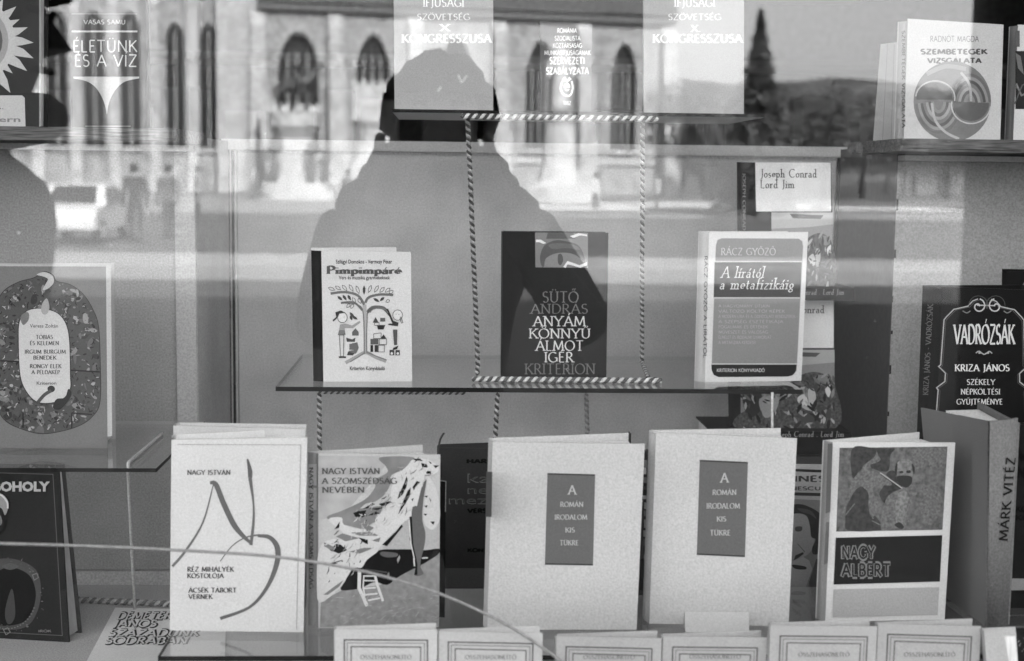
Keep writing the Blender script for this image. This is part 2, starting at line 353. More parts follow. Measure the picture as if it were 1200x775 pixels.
# ------------------------------------------------------------------ books
PAGE = mat(.72, .8, .10, 60, .25, .2, stretch=(8, 8, .6))
PAGE_OLD = mat(.5, .8, .12, 60, .25, .2, stretch=(8, 8, .6))
def book(label, TL, TR, BR, BL, Z=None, Y=None, lean=4, t=.02, spx=0, alpha=8, side='L', cov=200, spine=None, back=None,
         K=None, th=.0022, group='books standing in the shop window', page=PAGE, name='book', cat='book', pages=True, pfrac=.85, backh=1.0, rough=.55):
    """corners of the front cover as seen; Z: height of what it stands on, or Y: depth of its two lower corners"""
    if Y is not None:
        p0, p1 = at(BL[0], BL[1], Y[0]), at(BR[0], BR[1], Y[1])
        if Z is not None: p0.z = p1.z = Z
    else: p0, p1 = onz(BL[0], BL[1], Z), onz(BR[0], BR[1], Z)
    zb = (p0.z + p1.z) / 2 if Z is None else Z
    p0.z = p1.z = zb
    u = (p1 - p0); width = u.length; u.normalize(); b = Vector((-u.y, u.x, 0))      # b points into the window
    if b.y < 0: b = -b
    w = Vector((0, 0, 1)) * math.cos(R(lean)) + b * math.sin(R(lean))
    F = Face(p0, u, w)
    c = [F.loc(*q) for q in (TL, TR, BR, BL)]
    c[2] = (c[2][0], 0); c[3] = (c[3][0], 0)
    P = lambda x, d, z: p0 + u * x + b * d + w * z
    e = empty(name, p0 + u * (width / 2), label, cat, group, math.atan2(u.y, u.x))
    H = (c[0][1] + c[1][1]) / 2
    m = MB(); q = [P(c[3][0], 0, 0), P(c[2][0], 0, 0), P(*(c[1][0], 0, c[1][1])), P(*(c[0][0], 0, c[0][1]))]
    m.prism(q, b * th); m.build('front_cover', pr(cov, K, rough), e)
    sg = 1 if side == 'L' else -1
    hx = c[3][0] if side == 'L' else c[2][0]; ox = c[2][0] if side == 'L' else c[3][0]
    hxt = c[0][0] if side == 'L' else c[1][0]; sk = (hxt - hx) / H
    wd = abs(ox - hx)
    dep = (p0.y + p1.y) / 2
    vis = spx * dep / FPX
    vis = min(vis, t * .97); sd = math.sqrt(max(t * t - vis * vis, 1e-8))
    a = R(alpha)
    def V(x, d, z): return P(x + sk * z, d, z)
    s0 = (hx, th); s1 = (hx - sg * vis, sd + th)
    # spine: slightly rounded strip
    m = MB(); k = 5; mid = []
    for i in range(k + 1):
        f = i / k; bul = math.sin(math.pi * f) * t * .10
        nx, ny = -(s1[1] - s0[1]), (s1[0] - s0[0]); ln = math.hypot(nx, ny); nx, ny = nx / ln, ny / ln
        if ny > 0: nx, ny = -nx, -ny
        mid.append((s0[0] + (s1[0] - s0[0]) * f + nx * bul, (0 if i == 0 else s0[1]) + (s1[1] - (0 if i == 0 else s0[1])) * f + ny * bul))
    inn = [(x + sg * .0018, d + .001) for x, d in mid]
    vs = []
    for z in (0, H): 
        vs += [V(x, d, z) for x, d in mid] + [V(x, d, z) for x, d in inn]
    n = k + 1; fs = []
    for i in range(k): fs += [(i, i + 1, 2 * n + i + 1, 2 * n + i), (n + i, 3 * n + i, 3 * n + i + 1, n + i + 1), (i, n + i, n + i + 1, i + 1), (2 * n + i, 2 * n + i + 1, 3 * n + i + 1, 3 * n + i)]
    m.add(vs, fs); sp = m.build('spine', pr(spine if spine is not None else cov, K, rough), e)
    Hb = H * backh
    ex = (s1[0] + sg * wd * math.cos(a), s1[1] + wd * math.sin(a))
    nb = (-math.sin(a) * sg * -1, math.cos(a))
    m = MB(); pl = [s1, ex, (ex[0] - sg * th * math.sin(a), ex[1] + th * math.cos(a)), (s1[0] - sg * th * math.sin(a), s1[1] + th * math.cos(a))]
    m.prism([V(x, d, 0) for x, d in pl], V(0, 0, Hb) - V(0, 0, 0)); m.build('back_cover', pr(back if back is not None else cov, K, rough), e)
    if pages:
        ins = .004; g = pfrac
        pw = wd - ins
        A0 = (hx + sg * .002, th + .0006); A1 = (hx + sg * (wd - ins), th + .0006)
        B1 = (s1[0] + sg * pw * math.cos(a), s1[1] + pw * math.sin(a) - .0008); B0 = (s1[0] + sg * .002, s1[1] - .0008)
        B1 = (A1[0] + (B1[0] - A1[0]) * g, A1[1] + (B1[1] - A1[1]) * g)
        if B0[1] < A0[1] + .001: B0 = (B0[0], A0[1] + .001)
        mx = ((A1[0] + B1[0]) / 2 - sg * .0015, (A1[1] + B1[1]) / 2)
        pl = [A0, A1, mx, B1, B0]
        m = MB(); m.prism([V(x, d, .003) for x, d in pl], V(0, 0, H - .003) - V(0, 0, .003 + .003)); m.build('pages', page, e)
    F.parent = e
    SF = None
    if spx:
        d0 = V(s1[0], s1[1], 0) - V(s0[0], s0[1] - th, 0)
        SF = Face(V(s0[0], s0[1] - th, 0), d0, w); SF.o = SF.o + SF.n * (t * .10 + .0006)
    return e, F, SF

# ================================================================== THE SHOP WINDOW
Z_FLOOR = .98
Z_LOW = at(600, 768, 1.35).z
Z_MID = at(630, 455, 1.85).z
Z_TOP = at(680, 131, 1.85).z
Z_LEFT = at(90, 548, 1.62).z
Y_SIDE, Y_BACK = 1.95, 2.25
Z_PLANK = 1.6030
XL0, XR0 = at(222, 400, Y_SIDE).x, at(1052, 400, Y_SIDE).x
XWL, XWR = -1.5, 1.6                   # the window opening
BOARD = mat(.50, .85, .08, 420, .3, .2, blot=.18)
BOARD_S = mat(.26, .85, .10, 420, .3, .2, blot=.12)
BOARD_D = mat(.36, .8, .10, 420, .3, .2, blot=.12)
FELT = mat(.40, .9, .12, 500, .3, .1, blot=.12)
WOODD = mat(.07, .6, .35, 30, .3, .3, stretch=(1, 6, 14), blot=.2)
RAIL = mat(.52, .8, .06, 420, .1, .2, blot=.08)

def sbox(name, x0, x1, y0, y1, z0, z1, m, **kw):
    b = MB(); b.box(x0, x1, y0, y1, z0, z1); return b.build(name, m, **kw)
sbox('display_floor', XWL, XWR, GY + .03, Y_BACK, Z_FLOOR - .03, Z_FLOOR, FELT, kind='structure')
sbox('display_ceiling', XWL - .05, XWR + .05, GY + .03, 5.9, 2.27, 2.33, mat(.35, .8), kind='structure')
DARK = mat(.035, .9, .2, 40)
sbox('interior_wall', -3.2, 3.4, 6.0, 6.1, -.1, 2.7, DARK, kind='structure')
sbox('interior_wall', -3.25, -3.15, GY + .35, 6.0, -.1, 2.7, DARK, kind='structure')
sbox('interior_wall', 3.35, 3.45, GY + .35, 6.0, -.1, 2.7, DARK, kind='structure')
sbox('interior_floor', -3.2, 3.4, GY + .3, 6.0, -.08, -.04, DARK, kind='structure')
sbox('interior_ceiling', -3.2, 3.4, GY + .3, 6.1, 2.70, 2.76, DARK, kind='structure')

def panel_thing(label, cat='display board'):
    return empty('display_board', (0, Y_BACK, Z_FLOOR), label, cat)
ZB = at(600, 167.5, Y_BACK).z
# central bay: panel with rail and stiles
e = panel_thing('pale fabric covered back board of the central bay with a raised rim')
xl, xr = at(279, 300, Y_BACK).x, at(976, 300, Y_BACK).x
xol, xor_ = XL0, XR0
b = MB(); b.box(xl, xr, Y_BACK, Y_BACK + .012, Z_FLOOR, ZB - .016); b.build('panel', BOARD, e)
b = MB(); b.box(xol, xor_, Y_BACK - .010, Y_BACK + .016, ZB - .016, ZB); b.build('rail', RAIL, e)
b = MB(); b.box(xl, xr, Y_BACK - .004, Y_BACK - .0005, ZB - .021, ZB - .0165); b.build('groove_moulding', BOARD_D, e)
for a_, c_ in ((xol + .012, xl - .001), (xr + .001, xor_ - .012)):
    b = MB(); b.box(a_, c_, Y_BACK - .006, Y_BACK + .012, Z_FLOOR, ZB - .0165); b.build('stile', RAIL if c_ < 0 else BOARD_D, e)
    b = MB(); xm = (a_ + c_) / 2; b.box(xm - .002, xm + .002, Y_BACK - .009, Y_BACK - .0065, Z_FLOOR, ZB - .017); b.build('bead', EDGE, e)
# left return and left side board
e = empty('display_board', (XL0, Y_SIDE, Z_FLOOR), 'narrow return board between the left side board and the central bay', 'display board')
b = MB(); b.box(XL0, XL0 + .011, Y_SIDE + .001, Y_BACK - .012, Z_FLOOR, ZB - .004); b.build('panel', BOARD_D, e)
xs = at(207, 400, Y_SIDE).x
e = empty('display_board', (-1, Y_SIDE, Z_FLOOR), 'wide pale side board behind the two left books', 'display board')
b = MB(); b.box(XWL, xs, Y_SIDE, Y_SIDE + .012, Z_FLOOR + .02, Z_PLANK - .026); b.build('panel', BOARD_S, e)
b = MB(); b.box(xs + .0005, XL0 + .010, Y_SIDE - .004, Y_SIDE + .0005, Z_FLOOR + .004, Z_PLANK - .027); b.build('stile', mat(.36, .8, .08, 420, .2, .2), e)
b = MB(); b.box(XWL, xs, Y_SIDE - .006, Y_SIDE + .012, Z_FLOOR, Z_FLOOR + .019); b.build('skirting', BOARD_D, e)
b = MB(); b.box(XWL, XL0 + .008, Y_SIDE - .03, Y_SIDE + .012, Z_PLANK - .0255, Z_PLANK - .0175); b.build('rail', RAIL, e)
# right return and side board
e = empty('display_board', (XR0, Y_SIDE, Z_FLOOR), 'return board with its shade painted dark at the right of the central bay', 'display board')
b = MB(); b.box(XR0 - .011, XR0, Y_SIDE + .001, Y_BACK - .012, Z_FLOOR, ZB - .004); b.build('panel', mat(.035, .45, .15, 120, .1, .5, blot=.2), e)  # shade of this left-facing board is put into its dark colour
e = empty('display_board', (1.2, Y_SIDE, Z_FLOOR), 'wide pale side board behind the black book at the right', 'display board')
b = MB(); b.box(XR0 - .010, XWR, Y_SIDE - .001, Y_SIDE + .011, Z_FLOOR, Z_PLANK - .026); b.build('panel', BOARD_S, e)
# chipped painted edge of the right board
b = MB(); rr = random.Random(3); z = Z_FLOOR + .05
while z < Z_PLANK - .06:
    h = rr.uniform(.004, .02); b.box(XR0 - .0105, XR0 - .0105 + rr.uniform(.0008, .003), Y_SIDE - .0016, Y_SIDE - .0012, z, z + h); z += h + rr.uniform(.01, .06)
b.build('paint_chip', EDGE, e, kind='stuff')
b = MB(); b.box(XR0 - .010, XWR, Y_SIDE - .03, Y_SIDE + .012, Z_PLANK - .0255, Z_PLANK - .0185); b.build('rail', RAIL, e)
# the wooden planks that carry the upper books
def plank(x0, x1, y0, label):
    e = empty('wooden_shelf', ((x0 + x1) / 2, y0, Z_PLANK - .016), label, 'shelf')
    b = MB(); n = 24
    rr = random.Random(int(x0 * 100)); vs = []; 
    for i in range(n + 1):
        x = x0 + (x1 - x0) * i / n; j = rr.uniform(-.0006, .0006)
        vs += [(x, y0 + j, Z_PLANK - .016 + rr.uniform(-.0005, .0005)), (x, y0 - j, Z_PLANK + 0), (x, Y_SIDE + .06, Z_PLANK), (x, Y_SIDE + .06, Z_PLANK - .016)]
    fs = [(0, 1, 2, 3), tuple(n * 4 + k for k in (3, 2, 1, 0))]
    for i in range(n):
        for k in range(4): fs.append((i * 4 + k, (i + 1) * 4 + k, (i + 1) * 4 + (k + 1) % 4, i * 4 + (k + 1) % 4))
    b.add(vs, fs); b.build('board', WOODD, e)
    for k in range(3):
        b = MB(); xa = rr.uniform(x0, x1 - .2); zz = Z_PLANK - .004 - k * .0042; L = rr.uniform(.1, .25)
        b.hexa([Vector(p) for p in ((xa, y0 - .0012, zz), (xa + L, y0 - .0012, zz - .002), (xa + L, y0 + .004, zz - .002), (xa, y0 + .004, zz), (xa, y0 - .0012, zz + .0006), (xa + L, y0 - .0012, zz - .0012), (xa + L, y0 + .004, zz - .0012), (xa, y0 + .004, zz + .0006))])
        b.build('crack', EDGE, e)
plank(XWL, at(206, 160, 1.78).x, 1.78, 'rough wooden plank shelf under the two upper left books')
plank(at(1056, 178, 1.78).x, XWR, 1.78, 'rough wooden plank shelf under the upper right books')

# glass shelves
def glass_shelf(poly, z, th, label, pane=None, nm='glass_shelf'):
    c = sum((Vector((p[0], p[1], z)) for p in poly), Vector()) / len(poly)
    e = empty(nm, c, label, nm.replace('_', ' '))
    n = len(poly); b = MB()
    vs = [Vector((p[0], p[1], z - th)) for p in poly] + [Vector((p[0], p[1], z)) for p in poly]
    m = MB(); m.v = vs; m.f = [list(range(n))[::-1], list(range(n, 2 * n))]; m.mi = [0, 0]; m.build('pane' if pane is None else 'board', pane or SHELF_GLASS, e)
    ym = max(p[1] for p in poly) - 1e-6
    bk = [i for i in range(n) if poly[i][1] > ym and poly[(i + 1) % n][1] > ym]
    m = MB(); m.v = list(vs); m.f = [(i, (i + 1) % n, (i + 1) % n + n, i + n) for i in range(n) if i not in bk]; m.mi = [0] * len(m.f); m.build('edge', EDGE, e)
    for i in bk: mesh('back_edge', [vs[i], vs[(i + 1) % n], vs[(i + 1) % n + n], vs[i + n]], [(0, 1, 2, 3)], mat(.35, .6), e)  # back edge coloured pale to lighten the look of the glass
    return e
yb = 2.19
pl = lambda px, py, Z: (lambda p: (p.x, p.y))(onz(px, py, Z))
x0, x1 = at(323, 455, 1.85).x, at(940, 457, 1.85).x
glass_shelf([(x0, 1.85), (x1, 1.85), (x1, yb), (x0, yb)], Z_MID, .0060, 'long middle glass shelf with three books on it')
x0, x1 = at(460, 127, 1.85).x, at(896, 131, 1.85).x
glass_shelf([(x0, 1.85), (x1, 1.85), (x1, yb - .1), (x0, yb - .1)], Z_TOP, .0042, 'short upper shelf board with a dark edge hung in striped cord', mat(.5, .6, .06, 300, 0, .2), 'shelf_board')
c1 = pl(183, 549, Z_LEFT); c2 = pl(228, 506, Z_LEFT)
glass_shelf([(XWL + .02, c1[1]), c1, c2, (c2[0], 1.93), (XWL + .02, 1.93)], Z_LEFT, .0045, 'glass shelf with a cut corner under the ornamental book at left')
x0, x1 = at(185, 765, 1.35).x, at(1150, 772, 1.35).x
glass_shelf([(x0, 1.35), (x1 + .12, 1.35), (x1 + .12, 1.80), (x0, 1.80)], Z_LOW, .0050, 'long lowest glass shelf under the front row of books')
for k, (px, Y) in enumerate(((250, 1.75), (740, 1.75), (1080, 1.75), (560, 1.44), (985, 1.40))):
    p = at(px, 700, Y); b = MB(); b.box(p.x - .02, p.x + .02, Y - .012, Y + .012, Z_FLOOR, Z_LOW - .0052)
    setp(b.build('shelf_support', mat(.25, .5)), ['small block under the lowest glass shelf behind the tall white book at left', 'small block under the lowest glass shelf behind the left linen book', 'small block under the lowest glass shelf behind the tilted grey book', 'small block under the lowest glass shelf in front of the left linen book', 'small block under the lowest glass shelf in front of the right linen book'][k], 'block')

# striped cords
CW, CD = mat(.58, .8, .1, 300), mat(.05, .8, .2, 300)
def resample(pts, step):
    pts = [Vector(p) for p in pts]; out = [pts[0]]; rest = step
    for a, b in zip(pts, pts[1:]):
        L = (b - a).length; d = rest
        while d < L: out.append(a + (b - a) * (d / L)); d += step
        rest = d - L
    return out
def rope(label, pts, r=.0034, pitch=.0092, dark=mat(.06, .8, .2, 300), light=mat(.34, .8, .15, 300), group='striped cords that hold the glass shelves'):
    sm = resample(pts, pitch / 7); n = len(sm)
    e = empty('twisted_cord', pts[0], label, 'cord', group)
    for k, (nm, m) in enumerate((('light_strand', light), ('dark_strand', dark))):
        up = None; hel = []
        for i, p in enumerate(sm):
            t = (sm[min(i + 1, n - 1)] - sm[max(i - 1, 0)]).normalized()
            if up is None: up = Vector((0, 1, 0)) if abs(t.y) < .9 else Vector((0, 0, 1))
            a = t.cross(up).normalized(); up = a.cross(t).normalized()
            an = 2 * math.pi * i / 7 + math.pi * k + 1.4 * math.sin(i * .031) + .8 * math.sin(i * .011 + 1)
            p = p + Vector((.0007 * math.sin(i * .006 + n), .0003 * math.sin(i * .009), 0)) * min(1, i / 60, (n - 1 - i) / 60)
            hel.append(p + (a * math.cos(an) + up * math.sin(an)) * r * .52)
        b = MB(); b.tube(hel, r * .60, 6); b.build(nm, m, e, smooth=True)
yr = 1.838
pa, pb = at(541, 135, yr), at(771, 135, yr)
pa.z = pb.z = Z_TOP - .0045 - .004
ya = 1.90
qa, qb = onz(559, 443, Z_MID + .004), onz(771, 446, Z_MID + .004)
rope('striped cord hanging from the upper shelf board left of the mouth picture book', [at(548, 139, ya), at(552, 250, ya), at(560, 430, qa.y + .01), qa + Vector((0, .004, .004))])
rope('striped cord hanging from the upper shelf board right of the mouth picture book', [at(753, 139, ya), at(752, 300, ya), at(752, 424, qb.y + .08), qb + Vector((-.012, .01, .002)), qb + Vector((.004, .001, 0))], r=.0031)
rope('thick striped cord stretched under the front edge of the upper shelf board', [pa, pb], r=.0038, pitch=.0105, light=CW)
rope('thick striped cord lying on the middle glass shelf in front of the dark book', [onz(554, 444.5, Z_MID + .0044), onz(776, 446.5, Z_MID + .0044)], r=.0040, pitch=.0112, light=CW, dark=mat(.1, .8, .1, 300))
zz = Z_MID - .0088
rope('striped cord below the middle glass shelf above the painted book', [at(374, 461, 1.87), at(375, 530, 1.87), at(375, 700, 1.87)], r=.0033)
rope('striped cord below the middle glass shelf behind the left linen book', [at(583, 461, 1.87), at(581, 510, 1.87), at(580, 700, 1.87)], r=.0033)
rope('thin pale cord below the middle glass shelf above the two linen books', [at(687, 461, 2.12), at(688, 505, 2.12), at(688, 690, 2.1)], r=.0034, dark=mat(.2, .8, .1, 300))
rope('striped cord stretched along the underside of the middle glass shelf', [Vector((at(374, 461, 1.862).x, 1.862, zz)), Vector((at(545, 461, 1.862).x, 1.862, zz))], r=.0026, pitch=.0085)
rope('pale twisted cord lying on the display floor behind the flat leaflet', [onz(88, 703, Z_FLOOR + .004), onz(200, 708, Z_FLOOR + .004), onz(330, 709, Z_FLOOR + .004)], r=.0042, pitch=.012, dark=mat(.14, .8, .1, 300))
def cord(label, pts, r, m):
    b = MB(); b.tube(resample(pts, .01) + [Vector(pts[-1])], r, 8); return setp(b.build('white_cord', m, smooth=True), label, 'cord')
cord('plain white cord hanging from the left glass shelf down to the leaflet', [onz(190, 508, Z_LEFT + .003), onz(150, 543, Z_LEFT + .003), onz(150, 549.8, Z_LEFT - .004) + Vector((0, .0, 0)), onz(158, 714, Z_FLOOR + .003)], .0021, mat(.4, .7, .1, 300))
cord('flat white cord at the right end of the middle glass shelf', [at(905, 460, 1.846), at(905, 600, 1.846)], .0019, CW)
pts = smooth_poly([(-40, 636), (0, 637), (100, 640), (200, 644.5), (300, 650.5), (370, 659), (440, 673), (515, 696), (560, 715), (600, 736), (640, 762), (690, 800)], False, 5)
cord('thin pale wire sagging across the front of the lower books', [at(x, y, 1.262) for x, y in pts], .00145, mat(.26, .6, .1, 300))

# the big pane itself
e = empty('shop_window', (0, GY, .9), 'large glass pane of the shop window reflecting the church square', 'window')
b = MB(); b.box(XWL, XWR, GY, GY + .006, .9, 2.25); b.build('pane', GLASS, e)
FR = mat(.06, .5)
for x0, x1, z0, z1 in ((XWL - .08, XWL, .82, 2.33), (XWR, XWR + .08, .82, 2.33), (XWL, XWR, .82, .90), (XWL, XWR, 2.25, 2.33)):
    b = MB(); b.box(x0, x1, GY - .02, GY + .05, z0, z1); b.build('frame', FR, e)
for pts in ([(537, 88), (541, 97), (547, 89)], [(513, 107), (517, 102)]):
    b = MB(); b.tube([at(x, y, GY - .0006) for x, y in pts], .0004, 5); b.build('scratch', mat(.7, .6), e)

b = MB(); rr = random.Random(31)
for k in range(46):
    c_ = at(rr.uniform(0, 1200), rr.uniform(0, 775), GY - .0004); q_ = rr.uniform(.00012, .00034); a_ = rr.uniform(0, 3.14); L_ = q_ * rr.choice([1, 1, 1, 3, 6])
    if k == 0: c_, q_, L_ = at(130, 287, GY - .0004), .0006, .0009
    if k == 1: c_, q_, L_ = at(22, 273, GY - .0004), .0012, .0014
    dx_, dz_ = math.cos(a_), math.sin(a_)
    b.add([c_ + Vector((dx_ * L_, 0, dz_ * L_)), c_ + Vector((-dz_ * q_, -.0002, dx_ * q_)), c_ + Vector((-dx_ * L_, 0, -dz_ * L_)), c_ + Vector((dz_ * q_, 0, -dx_ * q_))], [(0, 1, 2, 3)])
b.build('dust_speck', mat(.55, .8), e, kind='stuff')

# ================================================================== THE BOOKS
def vx(x, dy): return x - (x - 428) / 12450 * dy
Y0 = 1.83
def sunray(cx, cy, r0, r1, n, ph=0):
    rr = random.Random(5); out = []
    for i in range(n):
        a = 2 * math.pi * i / n + ph; da = 2 * math.pi / n; k = r1 * rr.uniform(.86, 1.12); sk = rr.uniform(-.2, .25)
        out.append([(cx + r0 * math.cos(a - da * .75), cy + r0 * math.sin(a - da * .75)), (cx + k * .8 * math.cos(a - da * .3), cy + k * .8 * math.sin(a - da * .3)), (cx + k * math.cos(a + sk * da), cy + k * math.sin(a + sk * da)), (cx + k * .8 * math.cos(a + da * .4), cy + k * .8 * math.sin(a + da * .4)), (cx + r0 * math.cos(a + da * .75), cy + r0 * math.sin(a + da * .75))])
    return out
# ---- upper left: sunflower cover
e, F, _ = book('dark book with a pale sunflower at the upper left edge of the window', (-92, -60), (47, -60), (47, 156), (-92, 155), Z=Z_PLANK, Y=(Y0, Y0), lean=3, cov=52, t=.02, alpha=6)
sx, sy = -28, 48
F.draw('sunflower_picture', [(178, sunray(sx, sy, 38, 66, 26)), (182, ell(sx, sy, 46, 48)), (150, ell(sx, sy, 38, 40)), (88, ell(sx, sy, 31, 33)),
    (50, [ell(sx + 27 * math.cos(k * 2.4) * (k % 9) / 9, sy + 29 * math.sin(k * 2.4) * (k % 9) / 9, 1.3, 1.3, k=6) for k in range(60)])], e)
F.draw('label', [(182, [(-70, 112), (26, 112), (29, 115), (30, 155), (-70, 155)])], e)
F.draw('lettering', [(95, font_text('Á.', -8, 4, 128, 4, .01)), (120, font_text('k bern', -25, 24, 143, 6, .02)), (70, font_text('á', -10, 3, 152, 4, .02))], e)
F.draw('edge_line', [(150, rect(46, -60, 47.6, 155))], e)
# ---- Eletunk
e, F, _ = book('dark book with a white funnel shape, second from the left on the upper plank', (82, -12), (172, -12), (172, 156), (84, 155), Z=Z_PLANK, Y=(Y0, Y0), lean=3, cov=56, t=.014, alpha=5)
F.draw('title_lettering', [(205, caps('ÉLETÜNK', 85, 161, 61, 13.5, .105, False, 1)), (205, caps('ÉS A VÍZ', 87, 160.5, 78, 13.5, .105, False, 1))], e)
F.draw('author_lettering', [(190, caps('VASAS SAMU', 98, 147, 28.5, 5, .17, False, 1))], e)
[F.draw('line', [q_], e) for q_ in ((120, rect(84, 16, 160, 17)), (200, rect(84, 36, 161, 38)), (120, rect(100, 147.5, 153, 148.6)))]
fl = [(86, 90), (163, 90), (163, 92)] + smooth_poly([(163, 92), (146, 96), (135, 106), (128, 120), (125.5, 134)], False)[1:] + smooth_poly([(125, 134), (122, 120), (114, 105), (103, 96), (86, 92)], False)
F.draw('funnel_picture', [(178, fl)], e)
F.draw('mark', [(120, stroke(ell(125, 155, 6, 4, 180, 360), .8)), (120, rect(124.5, 152, 125.5, 156))], e)
# ---- booklets on the upper shelf board
zt = Z_TOP + .0004
for lab, xa, xb, yb_, yl in (('grey booklet with white lettering at the left end of the upper shelf board', 461.5, 578, 125, 0), ('grey booklet with white lettering at the right end of the upper shelf board', 754, 872, 125.5, 1)):
    e, F, _ = book(lab, (xa, -40), (xb, -40), (xb, yb_), (xa + 1, yb_), Z=zt, Y=(1.90, 1.90), lean=3, cov=165, K=.85, t=.006, alpha=3, th=.0008, name='booklet', cat='booklet', group='congress booklets on the upper shelf board')
    cx = (xa + xb) / 2 + (1 if yl else 0)
    F.draw('title_lettering', [(245, caps('IFJÚSÁGI', cx - 24, cx + 24, 8 , 9.5, .17)), (240, caps('SZÖVETSÉG', cx - 31, cx + 31, 23.5, 7, .17)), (245, caps('X.' if yl else 'X', cx - 4, cx + 7, 36.5 + yl, 8, .22)), (250, caps('KONGRESSZUSA', cx - 49, cx + 56, 50, 9.5, .24))], e, K=.72)
e, F, _ = book('slim dark booklet with a white emblem between the two grey booklets', (633, 25), (694, 28), (693, 125.5), (634, 125), Z=zt, Y=(1.93, 1.93), lean=3, cov=80, K=.72, t=.005, alpha=3, th=.0008, name='booklet', cat='booklet', group='congress booklets on the upper shelf board')
F.draw('title_lettering', [(225, caps('ROMÁNIA', 653, 676, 38.5, 5, .2, False, 1)), (225, caps('SZOCIALISTA', 650, 680, 47.5, 5, .2, False, 1)), (225, caps('KÖZTÁRSASÁG', 648, 682, 56, 5, .2, False, 1)), (220, caps('MUNKÁSIFJÚSÁGÁNAK', 638, 692, 64.5, 5, .2, False, 1)), (245, caps('SZERVEZETI', 644, 685, 75, 7.5, .2, False, 1)), (250, caps('SZABÁLYZATA', 640, 690, 87, 7.5, .22, False, 1))], e, K=.72)
F.draw('emblem', [(240, stroke(smooth_poly([(659, 95), (657, 104), (661, 111), (668, 112), (671, 104), (670, 95)], False), 2.2)), (240, ell(664.5, 102, 3.6, 5, k=10)), (90, rect(661.5, 103, 668, 104.5)), (235, [(659, 93), (662, 90), (664.5, 94), (667, 90), (670, 93), (664.5, 97)]), (220, caps('TMSZ', 660, 669, 123, 4, .22, False, 1))], e, K=.72)
# ---- upper right books
Yr = 1.80
e, F, SF = book('white book with a grey swirling disc on the upper right plank', (1064, 22), (1176, 29), (1172, 172), (1059, 171), Z=Z_PLANK, Y=(Yr, Yr), lean=4, cov=208, t=.013, spx=7, spine=165, alpha=24, K=1.05)
F.draw('author_lettering', [(100, caps('RADNÓT MAGDA', 1090, 1147, 49, 6.5, .13, False, 1))], e)
F.draw('title_lettering', [(75, caps('SZEMBETEGEK', 1079, 1157, 63.5, 5.5, .27, False, 1)), (75, caps('VIZSGÁLATA', 1087, 1150, 74, 5.5, .27, False, 1))], e)
dx, dy, rx, ry = 1116, 119, 45.5, 47
it = [(112, ell(dx, dy, rx, ry, k=40))]
for k in range(7):   # rings of the two curling bands
    f = k / 7; g = 96 + 34 * math.sin(k * 2.1) + 4 * k
    it.append((g, stroke([(dx + 20 + (24 - 3.1 * k) * -math.cos(R(t_)) * 1.0, dy + 5 + (36 - 4 * k) * -math.sin(R(t_))) for t_ in range(38 if k < 2 else 10, 175, 9)], 3.4, smooth=False)))
    it.append((g + 6, stroke([(dx - 16 + (26 - 3.1 * k) * math.cos(R(t_)), dy - 2 + (38 - 4 * k) * math.sin(R(t_))) for t_ in range(38 if k < 2 else 10, 175, 9)], 3.4, smooth=False)))
it += [(84, [(dx - 42, dy - 2)] + ell(dx - 21, dy - 5, 21, 17, 180, 360, 14) + [(dx + 1, dy - 2)]), (86, [(dx + 2, dy)] + ell(dx + 22, dy + 2, 21, 21, 0, 180, 14)[::-1]),
       (176, stroke(ell(dx - 20, dy - 4, 23, 20, 185, 370, 16), 1.6)), (176, stroke(ell(dx + 22, dy + 4, 23, 22, 5, 190, 16), 1.6)),
       (165, stroke([(dx - 24, dy + 2), (dx - 20, dy + 22), (dx - 8, dy + 36), (dx + 8, dy + 44)], 3, smooth=True)), (160, stroke([(dx + 22, dy), (dx + 20, dy - 20), (dx + 10, dy - 34)], 3, smooth=True)),
       (140, stroke([(dx - 30, dy - 32), (dx - 8, dy - 41), (dx + 16, dy - 38)], 5, smooth=True))]
F.draw('swirl_picture', it, e)
if SF: SF.draw('spine_lettering', [(60, [[(1057 - (p[1] - 0) * 1.0, p[0]) for p in q] for q in caps('SZEMBETEGEK VIZSGÁLATA', 36, 150, 0, 3.6, .2, False, 1)])], e)
e, F, _ = book('thin pale paper booklet standing behind the white book with the disc', (1032, 52), (1064, 48), (1058, 170), (1022, 174), Z=Z_PLANK, Y=(1.90, 1.84), lean=5, cov=165, t=.02, alpha=10, th=.0006, name='booklet', cat='booklet')
F.draw('fold_line', [(140, stroke([(1040, 52), (1034, 170)], .8)), (140, stroke([(1048, 52), (1044, 170)], .8)), (60, [(1023, 165), (1056, 163), (1056, 171), (1022, 173)])], e)
e, F, _ = book('white book with a dark picture at the upper right edge of the window', (1193, 29), (1290, 33), (1287, 174), (1187, 172), Z=Z_PLANK, Y=(1.83, 1.83), lean=3, cov=205, t=.012, spx=5, spine=120, alpha=8)
F.draw('dark_picture', [(40, rect(1190, 60, 1290, 128)), (110, [(1190, 62), (1196, 66), (1200, 88), (1193, 80)]), (120, stroke([(1191, 98), (1197, 112), (1206, 108)], 2)), (90, stroke([(1189, 122), (1198, 100), (1220, 90)], 1.5))], e)
F.draw('spine_bar', [(90, rect(1191, 36, 1195, 55))], e)

